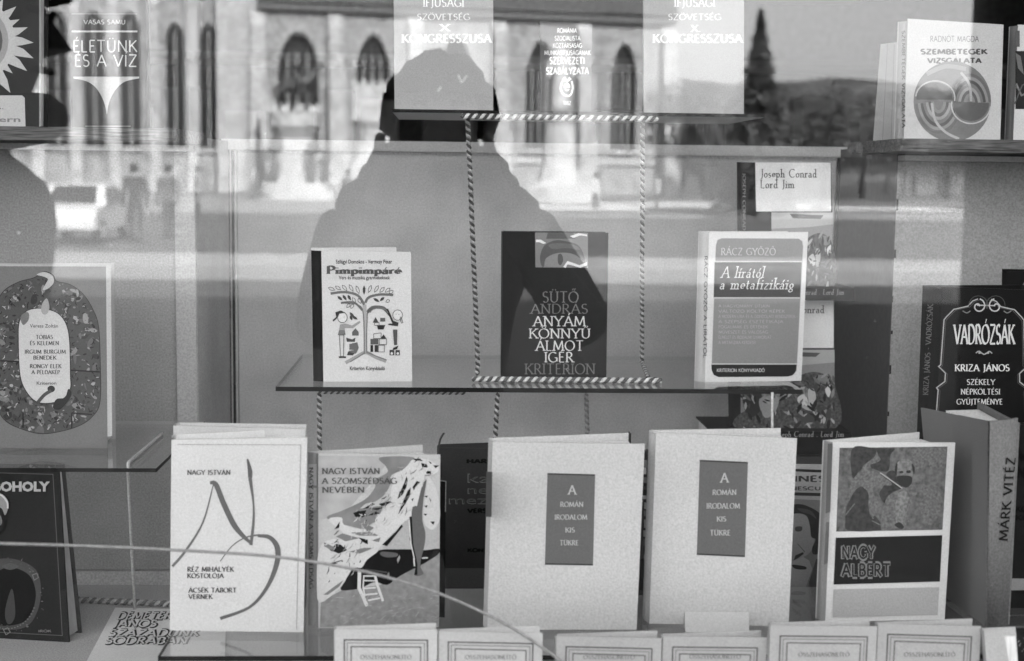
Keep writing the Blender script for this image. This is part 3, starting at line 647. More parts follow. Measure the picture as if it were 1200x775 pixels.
# ---- middle shelf: nursery rhyme book with tree
e, F, SF = book('white picture book with a drawn tree and two children, left on the middle shelf', (376.5, 293.5), (481.5, 295.5), (483, 447), (379, 447.5), Z=Z_MID, lean=5, cov=205, t=.016, spx=12, spine=38, alpha=14, K=.80, backh=1.02)
F.draw('author_lettering', [(40, font_text('Szilágyi Domokos - Vermesy Péter', 393.5, 459.5, 309, 4.6, .02)), (50, font_text('Vers és muzsika gyermekeknek', 397, 457, 327.5, 4.2, .02)), (45, font_text('Kriterion Könyvkiadó', 410, 451, 434, 4.6, .02))], e)
F.draw('title_lettering', [(88, caps('Pimpimpáré', 383, 470, 321, 9, .26, thin=.5, track=.03))], e)
Zp = lambda pts: zc(360, 285, 4.56, pts)
INK = 70
tr = []
for pts, w in (([(230, 635), (300, 590), (305, 570), (300, 380), (270, 330), (180, 320)], 1.2), ([(425, 625), (335, 590), (318, 570), (320, 420), (330, 360), (400, 340), (425, 360)], 1.2), ([(305, 330), (270, 280), (200, 262), (125, 270)], 3), ([(310, 320), (330, 290), (390, 275), (460, 278)], 3), ([(295, 360), (250, 318), (180, 320)], 2.5), ([(322, 370), (350, 345), (400, 345), (425, 362)], 4)):
    tr += stroke(Zp(pts), w, smooth=True)
items = [(165, stroke(Zp([(311, 590), (311, 500), (308, 400), (306, 330)]), 4.5)), (150, stroke(Zp([(205, 640), (260, 610), (312, 585), (365, 610), (422, 632)]), 4, smooth=True)), (110, tr)]
leaf = []
for (x, y, a_, l_, s_) in ((130, 245, 20, 36, 0), (165, 240, 35, 34, 0), (200, 240, 50, 38, 0), (235, 240, 60, 40, 0), (270, 250, 70, 44, 0), (304, 252, 90, 52, 1), (335, 245, 110, 40, 0), (370, 245, 120, 40, 0), (400, 250, 130, 36, 0), (430, 252, 140, 34, 0), (448, 262, 150, 26, 0), (175, 295, 40, 36, 1), (200, 292, 55, 38, 1), (225, 292, 60, 36, 1), (250, 305, 60, 30, 0), (220, 335, 130, 26, 0), (240, 338, 120, 26, 0), (280, 310, 60, 30, 0), (370, 305, 30, 40, 1), (400, 300, 140, 34, 1), (430, 310, 150, 22, 0), (240, 385, 50, 42, 1), (255, 400, 30, 36, 1), (235, 400, 70, 30, 1)):
    c_ = Zp([(x, y)])[0]; a_ = R(a_); L = l_ / 4.56 / 2
    p_ = [(c_[0] + math.cos(a_) * L * t_ - math.sin(a_) * w_, c_[1] + math.sin(a_) * L * t_ + math.cos(a_) * w_) for t_, w_ in ((-1, 0), (-.4, 1.6), (.3, 1.5), (1, 0), (.3, -1.5), (-.4, -1.6))]
    leaf.append((p_, s_))
items.append((75, [p for p, s_ in leaf if s_])); items.append((90, sum([stroke(p, .7, True) for p, s_ in leaf if not s_], [])))
for g, pts in ((60, [(150, 370), (180, 360), (205, 372), (175, 378), (162, 400), (140, 420), (135, 412), (155, 395)]), (215, [(172, 378), (200, 375), (215, 395), (200, 425), (175, 420), (163, 400)]), (150, [(175, 435), (205, 430), (240, 440), (280, 415), (285, 425), (245, 455), (200, 455), (205, 490), (165, 492)]), (110, [(172, 465), (200, 465), (205, 490), (163, 492)]), (60, [(168, 605), (208, 605), (208, 615), (170, 615)]), (70, [(208, 505), (240, 515), (258, 505), (255, 528), (212, 528)]), (90, [(258, 455), (275, 475), (275, 495), (240, 495), (240, 475)]), (100, [(225, 540), (268, 530), (276, 560), (262, 590), (215, 600), (222, 575), (250, 572), (225, 570)]), (60, [(218, 580), (252, 590), (245, 600), (212, 600)]),
               (80, [(365, 395), (350, 425), (382, 425)]), (95, [(390, 400), (417, 400), (417, 420), (390, 420)]), (50, [(372, 438), (418, 438), (408, 462), (378, 462)]), (55, [(408, 488), (390, 512), (425, 512)]), (90, [(338, 512), (380, 512), (380, 542), (338, 542)]), (45, [(338, 545), (352, 545), (352, 582), (338, 582)]), (60, [(360, 545), (378, 545), (378, 582), (360, 582)]),
               (210, ell(483, 385, 26, 28, k=16)), (60, [(413, 360), (432, 350), (460, 415), (488, 425), (485, 445), (432, 438), (435, 430), (455, 430), (440, 395)]), (85, [(458, 462), (482, 462), (480, 545), (464, 545)]), (50, [(460, 560), (488, 548), (480, 568), (455, 572)]), (70, [(440, 570), (465, 572), (465, 600), (440, 600)]), (70, [(472, 572), (495, 572), (495, 600), (472, 600)]), (210, ell(452, 590, 7, 7, k=8)), (210, ell(484, 590, 7, 7, k=8))):
    items.append((g, Zp(pts) if not isinstance(pts, list) or len(pts) != 16 else Zp(pts)))
ol = []
for pts in (ell(188, 398, 26, 28, k=14), [(360, 425), (384, 425), (384, 440), (360, 440)], [(385, 512), (424, 512), (424, 542), (385, 542)], [(380, 546), (412, 546), (412, 582), (380, 582)], [(355, 485), (395, 480), (395, 510), (355, 510)], ell(483, 385, 26, 28, k=14), [(172, 492), (196, 492), (194, 605), (178, 605)], [(500, 395), (512, 425), (505, 428), (495, 408)]):
    ol += stroke(Zp(pts), .7, True)
for k in range(12): ol += stroke(Zp([(240 + 0 * k, 535), (262, 540)]), .5)
items.append((85, ol)); items.append((70, [ell(*(Zp([(475, 380)])[0]), .5, .5, k=6), ell(*(Zp([(490, 382)])[0]), .5, .5, k=6), ell(*(Zp([(197, 395)])[0]), .5, .5, k=6)]))
for k in range(16):
    a_ = R(205 + k * 9); p_ = Zp([(383 + 50 * math.cos(a_), 385 + 38 * math.sin(a_))])[0]; items.append((120, ell(p_[0], p_[1], .7, .9, k=6)))
F.draw('tree_picture', items, e)

# ---- middle shelf: dark book with mouth picture
e, F, _ = book('dark book with a cropped grey picture of a mouth, centre of the middle shelf', (589, 271.5), (713, 273), (710.5, 443), (588, 441.5), Z=Z_MID, lean=5, cov=40, t=.02, alpha=5, K=.8, rough=.35)
F.draw('mouth_picture', [(128, [(627, 272.5), (689, 273), (689, 314), (627.5, 313.5)]), (92, smooth_poly([(633, 300), (638, 288), (650, 282), (664, 283), (678, 288), (685, 302), (684, 310), (676, 300), (664, 297), (650, 298), (640, 305), (637, 313), (634, 310)])), (135, smooth_poly([(640, 303), (652, 297), (668, 297), (680, 303), (684, 311), (660, 313), (640, 312)])), (108, smooth_poly([(643, 287), (655, 285), (672, 287), (680, 293), (664, 291), (648, 292)])), (90, smooth_poly([(654, 299), (658, 298), (660, 305), (657, 311), (654, 308)])), (95, [(642, 273), (672, 273), (674, 280), (640, 280)]), (225, [(628, 281), (634, 281), (640, 285), (637, 286), (632, 284), (628, 284)]), (225, [(660, 313), (665, 306), (671, 308), (679, 311), (688, 307), (688, 311), (680, 314), (670, 311), (665, 310), (663, 314)]), (220, [(668, 277), (678, 273.5), (688, 275), (688, 277), (680, 276), (672, 279)])], e)
F.draw('author_lettering', [(112, caps('SÜTŐ', 635.5, 678, 354.5, 12.5, .12)), (108, caps('ANDRÁS', 622, 689, 367.5, 11, .11))], e, K=.7)
F.draw('title_lettering', [(205, caps('ANYÁM', 625, 686, 382.3, 11.5, .12)), (208, caps('KÖNNYŰ', 620, 692, 396.5, 11, .12)), (205, caps('ÁLMOT', 628, 684, 411, 11.5, .12)), (205, caps('IGÉR', 638, 672, 424.5, 11.5, .13))], e)
F.draw('publisher_lettering', [(105, caps('KRITERION', 615, 697.5, 438.5, 12, .11))], e, K=.7)

# ---- middle shelf right: framed grey book
e, F, SF = book('white book with a grey rounded panel and black title band, right on the middle shelf', (831, 272.5), (947, 272), (939, 446.5), (826, 448), Z=Z_MID, lean=5, cov=212, t=.016, spx=8, spine=188, alpha=10, K=.8)
rp = [(839, 288), (841, 281.5), (846, 279.5), (936, 280), (940, 283), (941, 289), (933.5, 434), (930, 439), (925, 441), (840, 441), (836, 438), (834, 432)]
F.draw('grey_panel', [(195, stroke(rp, 1.2, True)), (132, rp)], e)
F.draw('black_band', [(190, [(837.2, 306), (939.7, 306), (937.5, 350), (836, 350)]), (28, [(837.5, 307.5), (939.5, 307.5), (937.7, 348.6), (836.3, 348.6)])], e)
F.draw('black_foot_band', [(195, rect(834, 426, 934, 427.4)), (24, [(833.6, 427.4), (933.5, 427.4), (932.4, 435.5), (928.5, 440), (923, 441.4), (842, 442), (836.5, 439.5), (834, 434)])], e)
F.draw('author_lettering', [(200, caps('RÁCZ GYŐZŐ', 845, 909, 299, 8, .12))], e)
F.draw('title_lettering', [(222, caps('A lírától', 845, 895, 325.5, 13, .10, slant=.22, thin=.35)), (222, caps('a metafizikáig', 843, 930, 339, 13, .10, slant=.22, thin=.35))], e)
sub = ['A HAGYOMÁNY ÚTJAIN', 'VÁLTOZÓ KÖLTŐI KÉPEK', 'A MODERN LÍRA ÉS A GONDOLATI RENDSZEREK', 'A SZÉPSÉG ESZTÉTIKÁJA', 'FOGALMAK ÉS ÉRTÉKEK', 'MŰVÉSZET ÉS VALÓSÁG', 'ELMÉLET ÉS IRODALMI GYAKORLAT', 'A METAFIZIKA KÉRDÉSEI']
wid = [60, 78, 90, 76, 58, 58, 62, 44]
F.draw('small_lettering', [(172, caps(s_, 842, 842 + w_, 360.5 + k * 6.1, 3.4, .13, False, 1)) for k, (s_, w_) in enumerate(zip(sub, wid))], e)
F.draw('publisher_lettering', [(205, caps('KRITERION KÖNYVKIADÓ', 840, 896, 436, 3.8, .16, False, 1))], e)
if SF: SF.draw('spine_lettering', [(85, [[(825.6 - (p[0] - 300) * .012 - p[1], p[0]) for p in q] for q in [[(a_, b_) for a_, b_ in qq] for qq in caps('RÁCZ GYŐZŐ A LÍRÁTÓL', 300, 420, 0, 3.6, .16, False, 1)]])], e)

# ---- left: ornamental wreath cover
e, F, _ = book('large grey book with an ornamental oval wreath of tales on the left glass shelf', (-98, 311), (124.5, 312), (126, 525), (-95, 525), Z=Z_LEFT, lean=4, cov=100, t=.022, alpha=9, K=.66, pfrac=.98, page=mat(.5, .8, .06, 60), back=150)
F.draw('edge_band', [(150, [(-98, 309.6), (127, 310.4), (127, 312.6), (-98, 311.8)]), (160, [(124.2, 311), (130, 311), (131.5, 511), (126, 512)])], e, K=.66)
out = smooth_poly([(-6, 362), (4, 342), (22, 331), (40, 326), (52, 319), (62, 323), (66, 330), (82, 334), (97, 345), (108, 362), (115, 382), (117, 420), (117, 470), (108, 488), (92, 499), (68, 506), (46, 508), (24, 502), (8, 494), (-2, 480), (-16, 440), (-16, 390)])
inn_ = smooth_poly([(23, 378), (30, 366), (42, 362), (55, 363), (68, 368), (77, 380), (81, 400), (82, 440), (82, 455), (74, 467), (60, 472), (44, 471), (32, 460), (24, 440), (22, 400)])
it = [(45, stroke(out, 1.6, True)), (72, out)]
rr = random.Random(11)
def inside(p, poly):
    c = False; j = len(poly) - 1
    for i in range(len(poly)):
        if (poly[i][1] > p[1]) != (poly[j][1] > p[1]) and p[0] < (poly[j][0] - poly[i][0]) * (p[1] - poly[i][1]) / (poly[j][1] - poly[i][1]) + poly[i][0]: c = not c
        j = i
    return c
lay = {}
k = 0
while k < 620:
    x, y = rr.uniform(-15, 117), rr.uniform(320, 507)
    if not inside((x, y), out): continue
    k += 1
    big = k < 90; s_ = rr.uniform(4, 8) if big else rr.uniform(1, 3.4); g = rr.choice([52, 60, 90, 105, 118, 130] if big else [42, 48, 60, 78, 88, 98, 112, 125, 140, 60])
    n = rr.randint(5, 8); a0 = rr.uniform(0, 6.28); asp = rr.uniform(.18, .7)
    blob = [(x + math.cos(a0) * s_ * rr.uniform(.6, 1.1) * math.cos(t_) - math.sin(a0) * s_ * asp * math.sin(t_), y + math.sin(a0) * s_ * rr.uniform(.6, 1.1) * math.cos(t_) + math.cos(a0) * s_ * asp * math.sin(t_)) for t_ in [2 * math.pi * q_ / n for q_ in range(n)]]
    blob = smooth_poly(blob, True, 2)
    blob = [p for p in blob if inside(p, out)]
    if len(blob) < 5: continue
    lay.setdefault((k // 130, g), []).append(blob)
for kk in sorted(lay): it.append((kk[1], lay[kk]))
cv = {}
for q_ in range(340):
    x, y = rr.uniform(-15, 117), rr.uniform(320, 507)
    if not inside((x, y), out): continue
    a0 = rr.uniform(0, 6.28); L = rr.uniform(2, 6.5); bd = rr.uniform(-.9, .9)
    pp = [(x, y), (x + L * .5 * math.cos(a0), y + L * .5 * math.sin(a0)), (x + L * (.5 * math.cos(a0) + .5 * math.cos(a0 + bd)), y + L * (.5 * math.sin(a0) + .5 * math.sin(a0 + bd)))]
    if inside(pp[2], out): cv.setdefault(rr.choice([38, 38, 42, 120, 150]), []).extend(stroke(pp, [.5, 1.1, .3]))
for g_, v_ in cv.items(): it.append((g_, v_))
for pts in ([(0, 423), (22, 424)], [(82, 434), (117, 436)], [(84, 484), (108, 486)], [(27, 484), (27, 502)], [(84, 484), (84, 502)]): it.append((42, stroke(pts, 1.6)))
it += [(44, stroke(inn_, 1.8, True)), (168, inn_), (100, smooth_poly([(30, 366), (24, 372), (27, 381), (33, 376), (34, 368)])), (140, smooth_poly([(50, 355), (48, 362), (50, 368), (55, 368), (58, 360), (55, 350)])), (158, smooth_poly([(43, 322), (52, 319), (61, 323), (63, 331), (57, 338), (50, 340), (54, 332), (56, 327), (50, 324)])), (50, ell(60, 456, 4.5, 4, k=12)), (70, stroke([(60, 458), (52, 463), (44, 472)], 4, smooth=True)), (42, smooth_poly([(62, 478), (66, 468), (76, 466), (80, 456), (84, 462), (78, 472), (70, 480)]))]
F.draw('wreath_picture', it, e, K=.66)
F.draw('title_lettering', [(85, font_text('Veress Zoltán', 35, 68, 384, 4, .01)), (80, caps('TÓBIÁS', 42, 62, 397.5, 4.6, .2)), (80, caps('ÉS KELEMEN', 35, 69, 404.5, 4.4, .2)), (80, caps('IRGUM BURGUM', 29, 77, 414.5, 4.4, .2)), (80, caps('BENEDEK', 39, 66, 421.5, 4.4, .2)), (80, caps('RONGY ELEK', 35, 72, 431.5, 4.4, .2)), (80, caps('A PÉLDAKÉP', 37, 70, 438.5, 4.4, .2)), (85, font_text('Kriterion', 43, 66, 451, 3.8, .01))], e, K=.66)

# ---- lower left: dark book with a round pot
e, F, _ = book('dark picture book with a round black pot standing on the floor at left', (-95, 549), (69, 549), (81, 753), (-75, 744), Z=Z_FLOOR, lean=6, cov=34, t=.016, alpha=6, K=.6, pfrac=1.0, back=52, page=mat(.42, .8, .06, 60), th=.0026)
it = [(80, stroke([(-50, 553), (62, 556), (73, 745), (-60, 738)], .8)), (62, smooth_poly([(-20, 668), (-5, 656), (20, 656), (42, 668), (48, 690), (44, 716), (30, 735), (0, 738), (-20, 730)])), (22, smooth_poly([(-14, 690), (-2, 670), (14, 665), (34, 674), (42, 694), (38, 716), (26, 730), (0, 733), (-14, 720)])), (55, smooth_poly([(6, 715), (14, 690), (18, 718), (14, 730), (8, 730)])), (70, smooth_poly([(2, 664), (12, 660), (22, 664), (12, 668)]))]
rr = random.Random(4)
for k in range(60):
    a_ = rr.uniform(0, 6.28); x, y = 14 + 34 * math.cos(a_) * rr.uniform(.9, 1.2), 698 + 38 * math.sin(a_) * rr.uniform(.9, 1.2)
    it.append((rr.choice([60, 72, 90]), ell(x, y, rr.uniform(.4, 1.6), rr.uniform(.4, 1.0), k=6)))
for k in range(24):
    a_ = R(20 + k * 6); it.append((92, ell(8 + 34 * math.cos(a_), 700 + 37 * math.sin(a_), 1.1, .8, k=6)))
it += [(100, stroke([(38, 674), (43, 672), (45, 677), (40, 680)], 1, True)), (100, stroke([(4, 738), (9, 736), (12, 741), (7, 744)], 1, True)),
       (120, smooth_poly([(-14, 590), (-4, 578), (6, 582), (10, 592), (6, 604), (2, 596), (-6, 594)])), (170, stroke([(-12, 584), (0, 580), (8, 588), (9, 596)], 2, smooth=True)), (30, smooth_poly([(-14, 600), (-2, 598), (6, 606), (4, 620), (-4, 628), (-14, 625)])), (95, smooth_poly([(-10, 602), (0, 604), (2, 614), (-8, 620)]))]
F.draw('pot_picture', it, e, K=.6)
F.draw('title_lettering', [(150, font_text('BOHOLY', -8, 58.5, 575.5, 10.5, .05)), (100, caps('IRÓK', 45, 60, 741, 2.6, .2, False, 1))], e, K=.6)

# ---- flat leaflet
q = [onz(x, y, Z_FLOOR + .002) for x, y in ((135, 713), (265, 716), (262, 830), (78, 820))]
e = empty('leaflet', (q[0] + q[2]) / 2, 'pale leaflet with outlined italic lettering lying flat on the display floor', 'leaflet')
b = MB(); b.prism([v - Vector((0, 0, .0015)) for v in q], Vector((0, 0, .0025))); b.build('sheet', pr(200, .62), e)
F = Face(Vector((0, 0, Z_FLOOR + .003)), (1, 0, 0), (0, 1, 0))
it = []
for (t_, x0, x1, y_) in (('DEMETER', 140, 204, 726), ('JÁNOS', 136, 186, 735), ('SZÁZADUNK', 130, 236, 746), ('SODRÁBAN', 126, 222, 755)):
    qs = caps(t_, x0 - 3, x1 - 3, y_, 8, .34, False, 1, slant=.5); it.append((45, qs))
    it.append((200, [[(p[0] - 1.0, p[1] - .6) for p in qq] for qq in caps(t_, x0 - 3, x1 - 3, y_, 7.4, .16, False, 1, slant=.5)]))
F.draw('title_lettering', it, e, K=.62)

# ---- front row
def rowbook(*a, **k): return book(*a, Z=Z_LOW, **k)
e, F, SF = rowbook('tall white book with a brush drawn figure, leftmost of the front row', (201, 515.5), (360, 513), (355.5, 741), (199, 739), lean=5, cov=206, t=.016, spx=2, spine=185, alpha=20, K=.82)
F.draw('brush_picture', [(105, stroke([(202, 664), (218, 645), (238, 612), (250, 568)], [3.4, 3, 2.2, 1.2], smooth=True)), (98, stroke([(246, 566), (253, 568), (262, 590), (276, 618), (294, 637)], [3, 6, 6.5, 6.5, 3], smooth=True)), (92, stroke([(290, 538), (293, 552), (293, 560)], [2, 5.5, 5], smooth=True)), (100, stroke([(293, 560), (297, 590), (297, 612), (294, 639)], [4.5, 2.2, 3, 4], smooth=True)), (105, stroke([(258, 658), (272, 640), (288, 630), (304, 627)], [1, 1.2, 1.6, 2.4], smooth=True)), (98, stroke([(302, 628), (316, 630), (325, 642), (324, 662), (312, 690), (292, 712), (258, 725)], [3.4, 5, 6.5, 6, 4.2, 3.2, 4], smooth=True))], e)
F.draw('author_lettering', [(70, caps('NAGY ISTVÁN', 219.5, 270, 556.5, 5.4, .21))], e)
F.draw('title_lettering', [(65, caps('RÉZ MIHÁLYÉK', 219.5, 274, 670, 5.4, .2)), (65, caps('KÓSTOLÓJA', 219.5, 262, 677.5, 5.2, .2)), (65, caps('ÁCSÉK TÁBORT', 221, 277, 694.5, 5.4, .2)), (65, caps('VERNEK', 221, 249, 702, 5.2, .2))], e)
F.draw('fold_line', [(150, stroke([(352.5, 522), (347.5, 738)], .7)), (150, stroke([(208, 521), (352.5, 521.5)], .7))], e)
e, F, SF = book('pale book leaning behind the tall white book at left', (203, 499), (358, 503), (352, 722), (204, 716), Z=Z_LOW, lean=3, cov=185, t=.016, alpha=4, K=.8)
e, F, SF = rowbook('book with a painting of white draped figures in the front row', (373, 531), (516, 533), (514.5, 735), (373, 736), lean=5, cov=182, t=.014, spx=13, spine=135, alpha=18, K=.80)
A = lambda p: zc(360, 500, 7.047, p)
B = lambda p: zc(360, 600, 5.345, p)
grd = mat(lin(142) / .8 * .62, .6, .10, 160, 0, .25, detail=4)
skyg = mat(lin(120) / KB, .6, .09, 60, 0, .25, detail=4)
skyg2 = mat(lin(165) / KB, .6, .06, 60, 0, .25, detail=4)
it = [(skyg2, A([(95, 240), (600, 245), (640, 330), (560, 420), (480, 520), (380, 640), (300, 720), (100, 775)])),
 (skyg, smooth_poly(A([(600, 255), (880, 255), (830, 340), (700, 400), (690, 470), (640, 560), (560, 620), (480, 640), (380, 720), (200, 770), (170, 740), (300, 690), (480, 600), (560, 500), (560, 440), (660, 380), (650, 330)]))),
 (skyg, B([(180, 30), (330, -20), (480, -40), (440, 50), (350, 110), (230, 80)])),
 (168, B([(640, 0), (828, 0), (828, 232), (740, 242), (560, 240), (470, 230), (560, 120)])),
 (grd, B([(85, 560), (220, 490), (450, 460), (640, 370), (830, 260), (826, 720), (80, 722)])),
 (24, smooth_poly(B([(210, 490), (240, 430), (270, 360), (350, 340), (370, 290), (450, 240), (560, 235), (650, 235), (740, 240), (825, 230), (825, 262), (770, 300), (720, 330), (640, 370), (560, 415), (500, 458), (420, 440), (330, 480)]), True, 3)),
 (198, smooth_poly(B([(75, 570), (60, 450), (62, 330), (75, 240), (120, 180), (240, 150), (130, 50), (215, 35), (230, 80), (350, 110), (440, 55), (470, 10), (560, -20), (640, -40), (650, 0), (610, 60), (530, 140), (460, 215), (440, 250), (375, 300), (340, 350), (290, 350), (240, 425), (180, 500)]), True, 3)),
 (200, smooth_poly(A([(560, 775), (620, 700), (700, 600), (690, 560), (720, 400), (780, 365), (830, 320), (880, 268), (1000, 275), (1080, 330), (1080, 370), (1030, 400), (970, 400), (960, 470), (930, 600), (880, 700), (820, 775), (640, 830)]), True, 3)),
 (195, smooth_poly(A([(990, 400), (1060, 500), (1093, 640), (1093, 775), (1040, 850), (990, 830), (960, 775), (965, 640), (985, 500)]), True, 3)),
 (95, smooth_poly(B([(660, -30), (715, -20), (722, 60), (740, 130), (735, 210), (712, 300), (712, 350), (728, 390), (672, 400), (690, 330), (664, 200), (655, 80)]), True, 3)),
 (95, A([(960, 440), (990, 425), (960, 600), (945, 775), (870, 775), (905, 660)])),
 (22, [A(p) for p in ([(820, 410), (830, 440), (820, 500), (790, 560), (745, 600), (760, 550), (800, 470)], [(855, 500), (850, 570), (810, 640), (750, 730), (770, 670), (800, 600), (830, 530)], [(870, 500), (905, 450), (935, 460), (900, 490), (880, 530)], [(940, 300), (985, 310), (1000, 340), (950, 335)], [(975, 365), (1020, 370), (1020, 390), (985, 390)], [(870, 268), (930, 265), (960, 285), (900, 285)], [(1000, 285), (1030, 300), (1020, 310)], [(1040, 320), (1090, 322), (1060, 345)], [(965, 575), (995, 570), (990, 590)], [(965, 655), (995, 650), (985, 672)], [(965, 720), (990, 720), (980, 740)], [(380, 715), (430, 695), (480, 735), (460, 750), (400, 748)], [(460, 680), (540, 632), (560, 640), (500, 675)], [(510, 680), (600, 670), (640, 665), (580, 690)], [(590, 640), (680, 615), (700, 625), (620, 660)], [(500, 735), (560, 705), (600, 715), (540, 732)], [(860, 600), (880, 590), (870, 620)])]),
 (22, [B(p) for p in ([(170, 110), (205, 60), (200, 100)], [(140, 240), (180, 200), (210, 205), (250, 240), (200, 262)], [(120, 330), (220, 300), (225, 312), (160, 330)], [(470, 205), (560, 120), (590, 80), (600, 90), (560, 140), (500, 215)], [(320, 160), (380, 175), (380, 205), (350, 190)], [(655, 30), (640, 30), (648, 120), (640, 170), (660, 230), (680, 330), (670, 395), (690, 395), (690, 330), (664, 200)], [(770, 60), (800, 60), (790, 82)], [(300, 0), (370, -10), (360, 25), (300, 20)], [(730, 10), (750, 15), (735, 22)])]),
 (120, [B(p) for p in ([(180, 155), (220, 135), (330, 165), (240, 185)], [(105, 190), (180, 225), (150, 240), (105, 215)], [(260, 250), (360, 225), (420, 225), (330, 262)], [(100, 520), (180, 460), (230, 425), (200, 470), (130, 520)], [(330, 60), (420, 100), (380, 130)], [(270, 130), (400, 125), (450, 150), (330, 150)], [(400, 180), (460, 160), (450, 190)])]),
 (205, sum([stroke(B(p), w_) for p, w_ in (([(328, 365), (325, 480), (345, 520), (375, 590)], 4), ([(425, 400), (440, 460), (475, 560)], 3), ([(355, 400), (350, 470), (362, 530)], 1.6), ([(350, 402), (425, 402)], 1.6), ([(350, 430), (430, 432)], 1.6), ([(350, 480), (430, 475)], 1.8), ([(358, 520), (440, 512)], 2), ([(380, 555), (455, 540)], 2), ([(668, 290), (672, 340)], 1.6), ([(638, 50), (650, 200), (672, 300)], 1.2), ([(720, 290), (755, 288)], 1.4))], [])),
 (90, smooth_poly(B([(470, 250), (560, 258), (560, 280), (500, 285), (460, 270)]))), (150, B([(562, 300), (578, 270), (582, 290), (568, 322)])), (130, B([(500, 395), (512, 375), (515, 400), (505, 418)])), (70, B([(360, 355), (500, 375), (505, 385), (370, 368)]))]
rd = random.Random(12); bs = {}
for q_ in range(210):
    f_ = rd.random(); cx_, cy_ = 380 + 122 * f_ + rd.gauss(0, 7), 668 - 130 * f_ ** 1.2 + rd.gauss(0, 16); a0 = rd.gauss(-.95, .5); L = rd.uniform(2, 11); w_ = rd.uniform(.4, 1.6)
    if not (376 < cx_ < 512 and 538 < cy_ < 690 and L < 30): continue
    bs.setdefault(rd.choice([205, 200, 190, 178, 150, 120, 30, 210]), []).extend(stroke([(cx_, cy_), (cx_ + L * .5 * math.cos(a0 + .2), cy_ + L * .5 * math.sin(a0 + .2)), (cx_ + L * math.cos(a0), cy_ + L * math.sin(a0))], [w_ * .3, w_, w_ * .3]))
for q_ in range(150):
    cx_, cy_ = rd.uniform(378, 512), rd.uniform(698, 732); L = rd.uniform(2, 9); a0 = rd.gauss(-.3, .4)
    bs.setdefault(rd.choice([132, 140, 150, 158]), []).extend(stroke([(cx_, cy_), (cx_ + L * math.cos(a0), cy_ + L * math.sin(a0))], rd.uniform(.4, 1.3)))
F.draw('painting', it, e)
F.draw('brush_marks', list(bs.items()), e, kind='stuff', clip=(374, 534, 514.5, 734))
F.draw('title_lettering', [(85, caps('NAGY ISTVÁN', 377.5, 445, 555.5, 6.6, .2)), (85, caps('A SZOMSZÉDSÁG', 377.5, 465, 567, 6.6, .2)), (85, caps('NEVÉBEN', 377.5, 427, 577.5, 6.6, .2))], e)
if SF: SF.draw('spine_print', [(165, rect(361, 544, 371, 569)), (165, rect(361, 572, 371, 598)), (70, [[(362.5 - p[1], p[0]) for p in q] for q in caps('NAGY ISTVÁN A SZOMSZÉDSÁG', 548, 690, 0, 4.4, .2)])], e)
e, F, _ = book('black book edge standing just right of the painted book', (515, 563), (522.5, 564), (521.5, 689), (514, 689), Z=Z_LOW, Y=(1.47, 1.47), lean=2, cov=22, t=.09, alpha=80, K=.8, th=.0018, pages=False)
F.draw('edge_line', [(150, stroke([(516, 563.3), (522.5, 564.2), (522, 600)], .8))], e)
# dark book with outlined letters
e, F, _ = book('dark book with large grey outlined letters behind the gap in the front row', (514, 525), (592, 526), (592, 690), (512, 690), Z=Z_LOW, Y=(1.62, 1.62), lean=4, cov=50, t=.02, alpha=12, K=.7, page=PAGE_OLD)
F.draw('title_lettering', [(12, caps('HARIS', 547, 580, 543, 4.6, .3, False, 1)), (105, sum([stroke(q, .6, True) for q in font_text('ka', 548, 579, 566, 11, .01)], [])[:0] + font_text('ka', 548, 574, 566, 11, .0)), (52, font_text('ka', 549, 573, 565.2, 9.6, -.018)), (105, font_text('ne', 548, 572, 579, 10, .0)), (52, font_text('ne', 549, 571, 578.4, 8.8, -.018)), (105, font_text('mezs', 526, 580, 591, 10, .0)), (52, font_text('mezs', 527, 579, 590.4, 8.8, -.018)), (12, caps('VERSEK', 548, 582, 601, 4.6, .3, False, 1)), (12, caps('KÖNYV', 548, 578, 647, 4, .3, False, 1))], e, K=.7)
F.draw('lower_band', [(78, rect(512, 666, 592, 690))], e, K=.7)
b = MB(); 
pts = smooth_poly([(519, 508), (515, 515), (513, 524), (512, 532)], False)
for (xa, ya_), (xb, yb_) in zip(pts, pts[1:]): b.prism([at(xa, ya_, 1.60), at(xb, yb_, 1.60), at(xb + 2.4, yb_, 1.60), at(xa + 2.4, ya_, 1.60)], Vector((0, .004, 0)))
b.build('ribbon_marker', pr(60, .6), e)

LINEN = dict(cov=182, K=.74)
linm = mat(lin(188) / KB, .9, .06, 480, .3, .15, detail=3, blot=.06)
def linen(label, TL, TR, BR, BL, lab, al, tx, ya_, **k):
    e, F, SF = rowbook(label, TL, TR, BR, BL, lean=5, t=.022, spx=k.get('spx', 3), alpha=al, group='pair of linen bound books', **LINEN)
    for o in e.children:
        if o.name.split('.')[0] in ('front_cover', 'back_cover', 'spine'): o.data.materials[0] = linm
    F.draw('title_label', [(96, lab)], e)
    if SF and TL[0] < 600: SF.draw('spine_label', [(95, [(570, 553), (577, 553), (576, 606), (569, 606)])], e)
    (xa, y0_), (xb, y1_), (xc, y2_), (xd, y3_) = lab
    F.draw('label_shadow_line', [(52, [(xa, y0_), (xb, y1_), (xb, y1_ + 1.8), (xa, y0_ + 1.8)])], e)
    F.draw('label_foot_shadow', [(52, [(xd, y3_ - 1.8), (xc, y2_ - 1.8), (xc, y2_), (xd, y3_)])], e)  # like the line above, shadow at the label edge drawn as a dark line
    F.draw('title_lettering', [(178, caps(s_, cx_ - w_ / 2, cx_ + w_ / 2, y_, h_, .17)) for s_, cx_, w_, y_, h_ in tx], e)
    return e, F
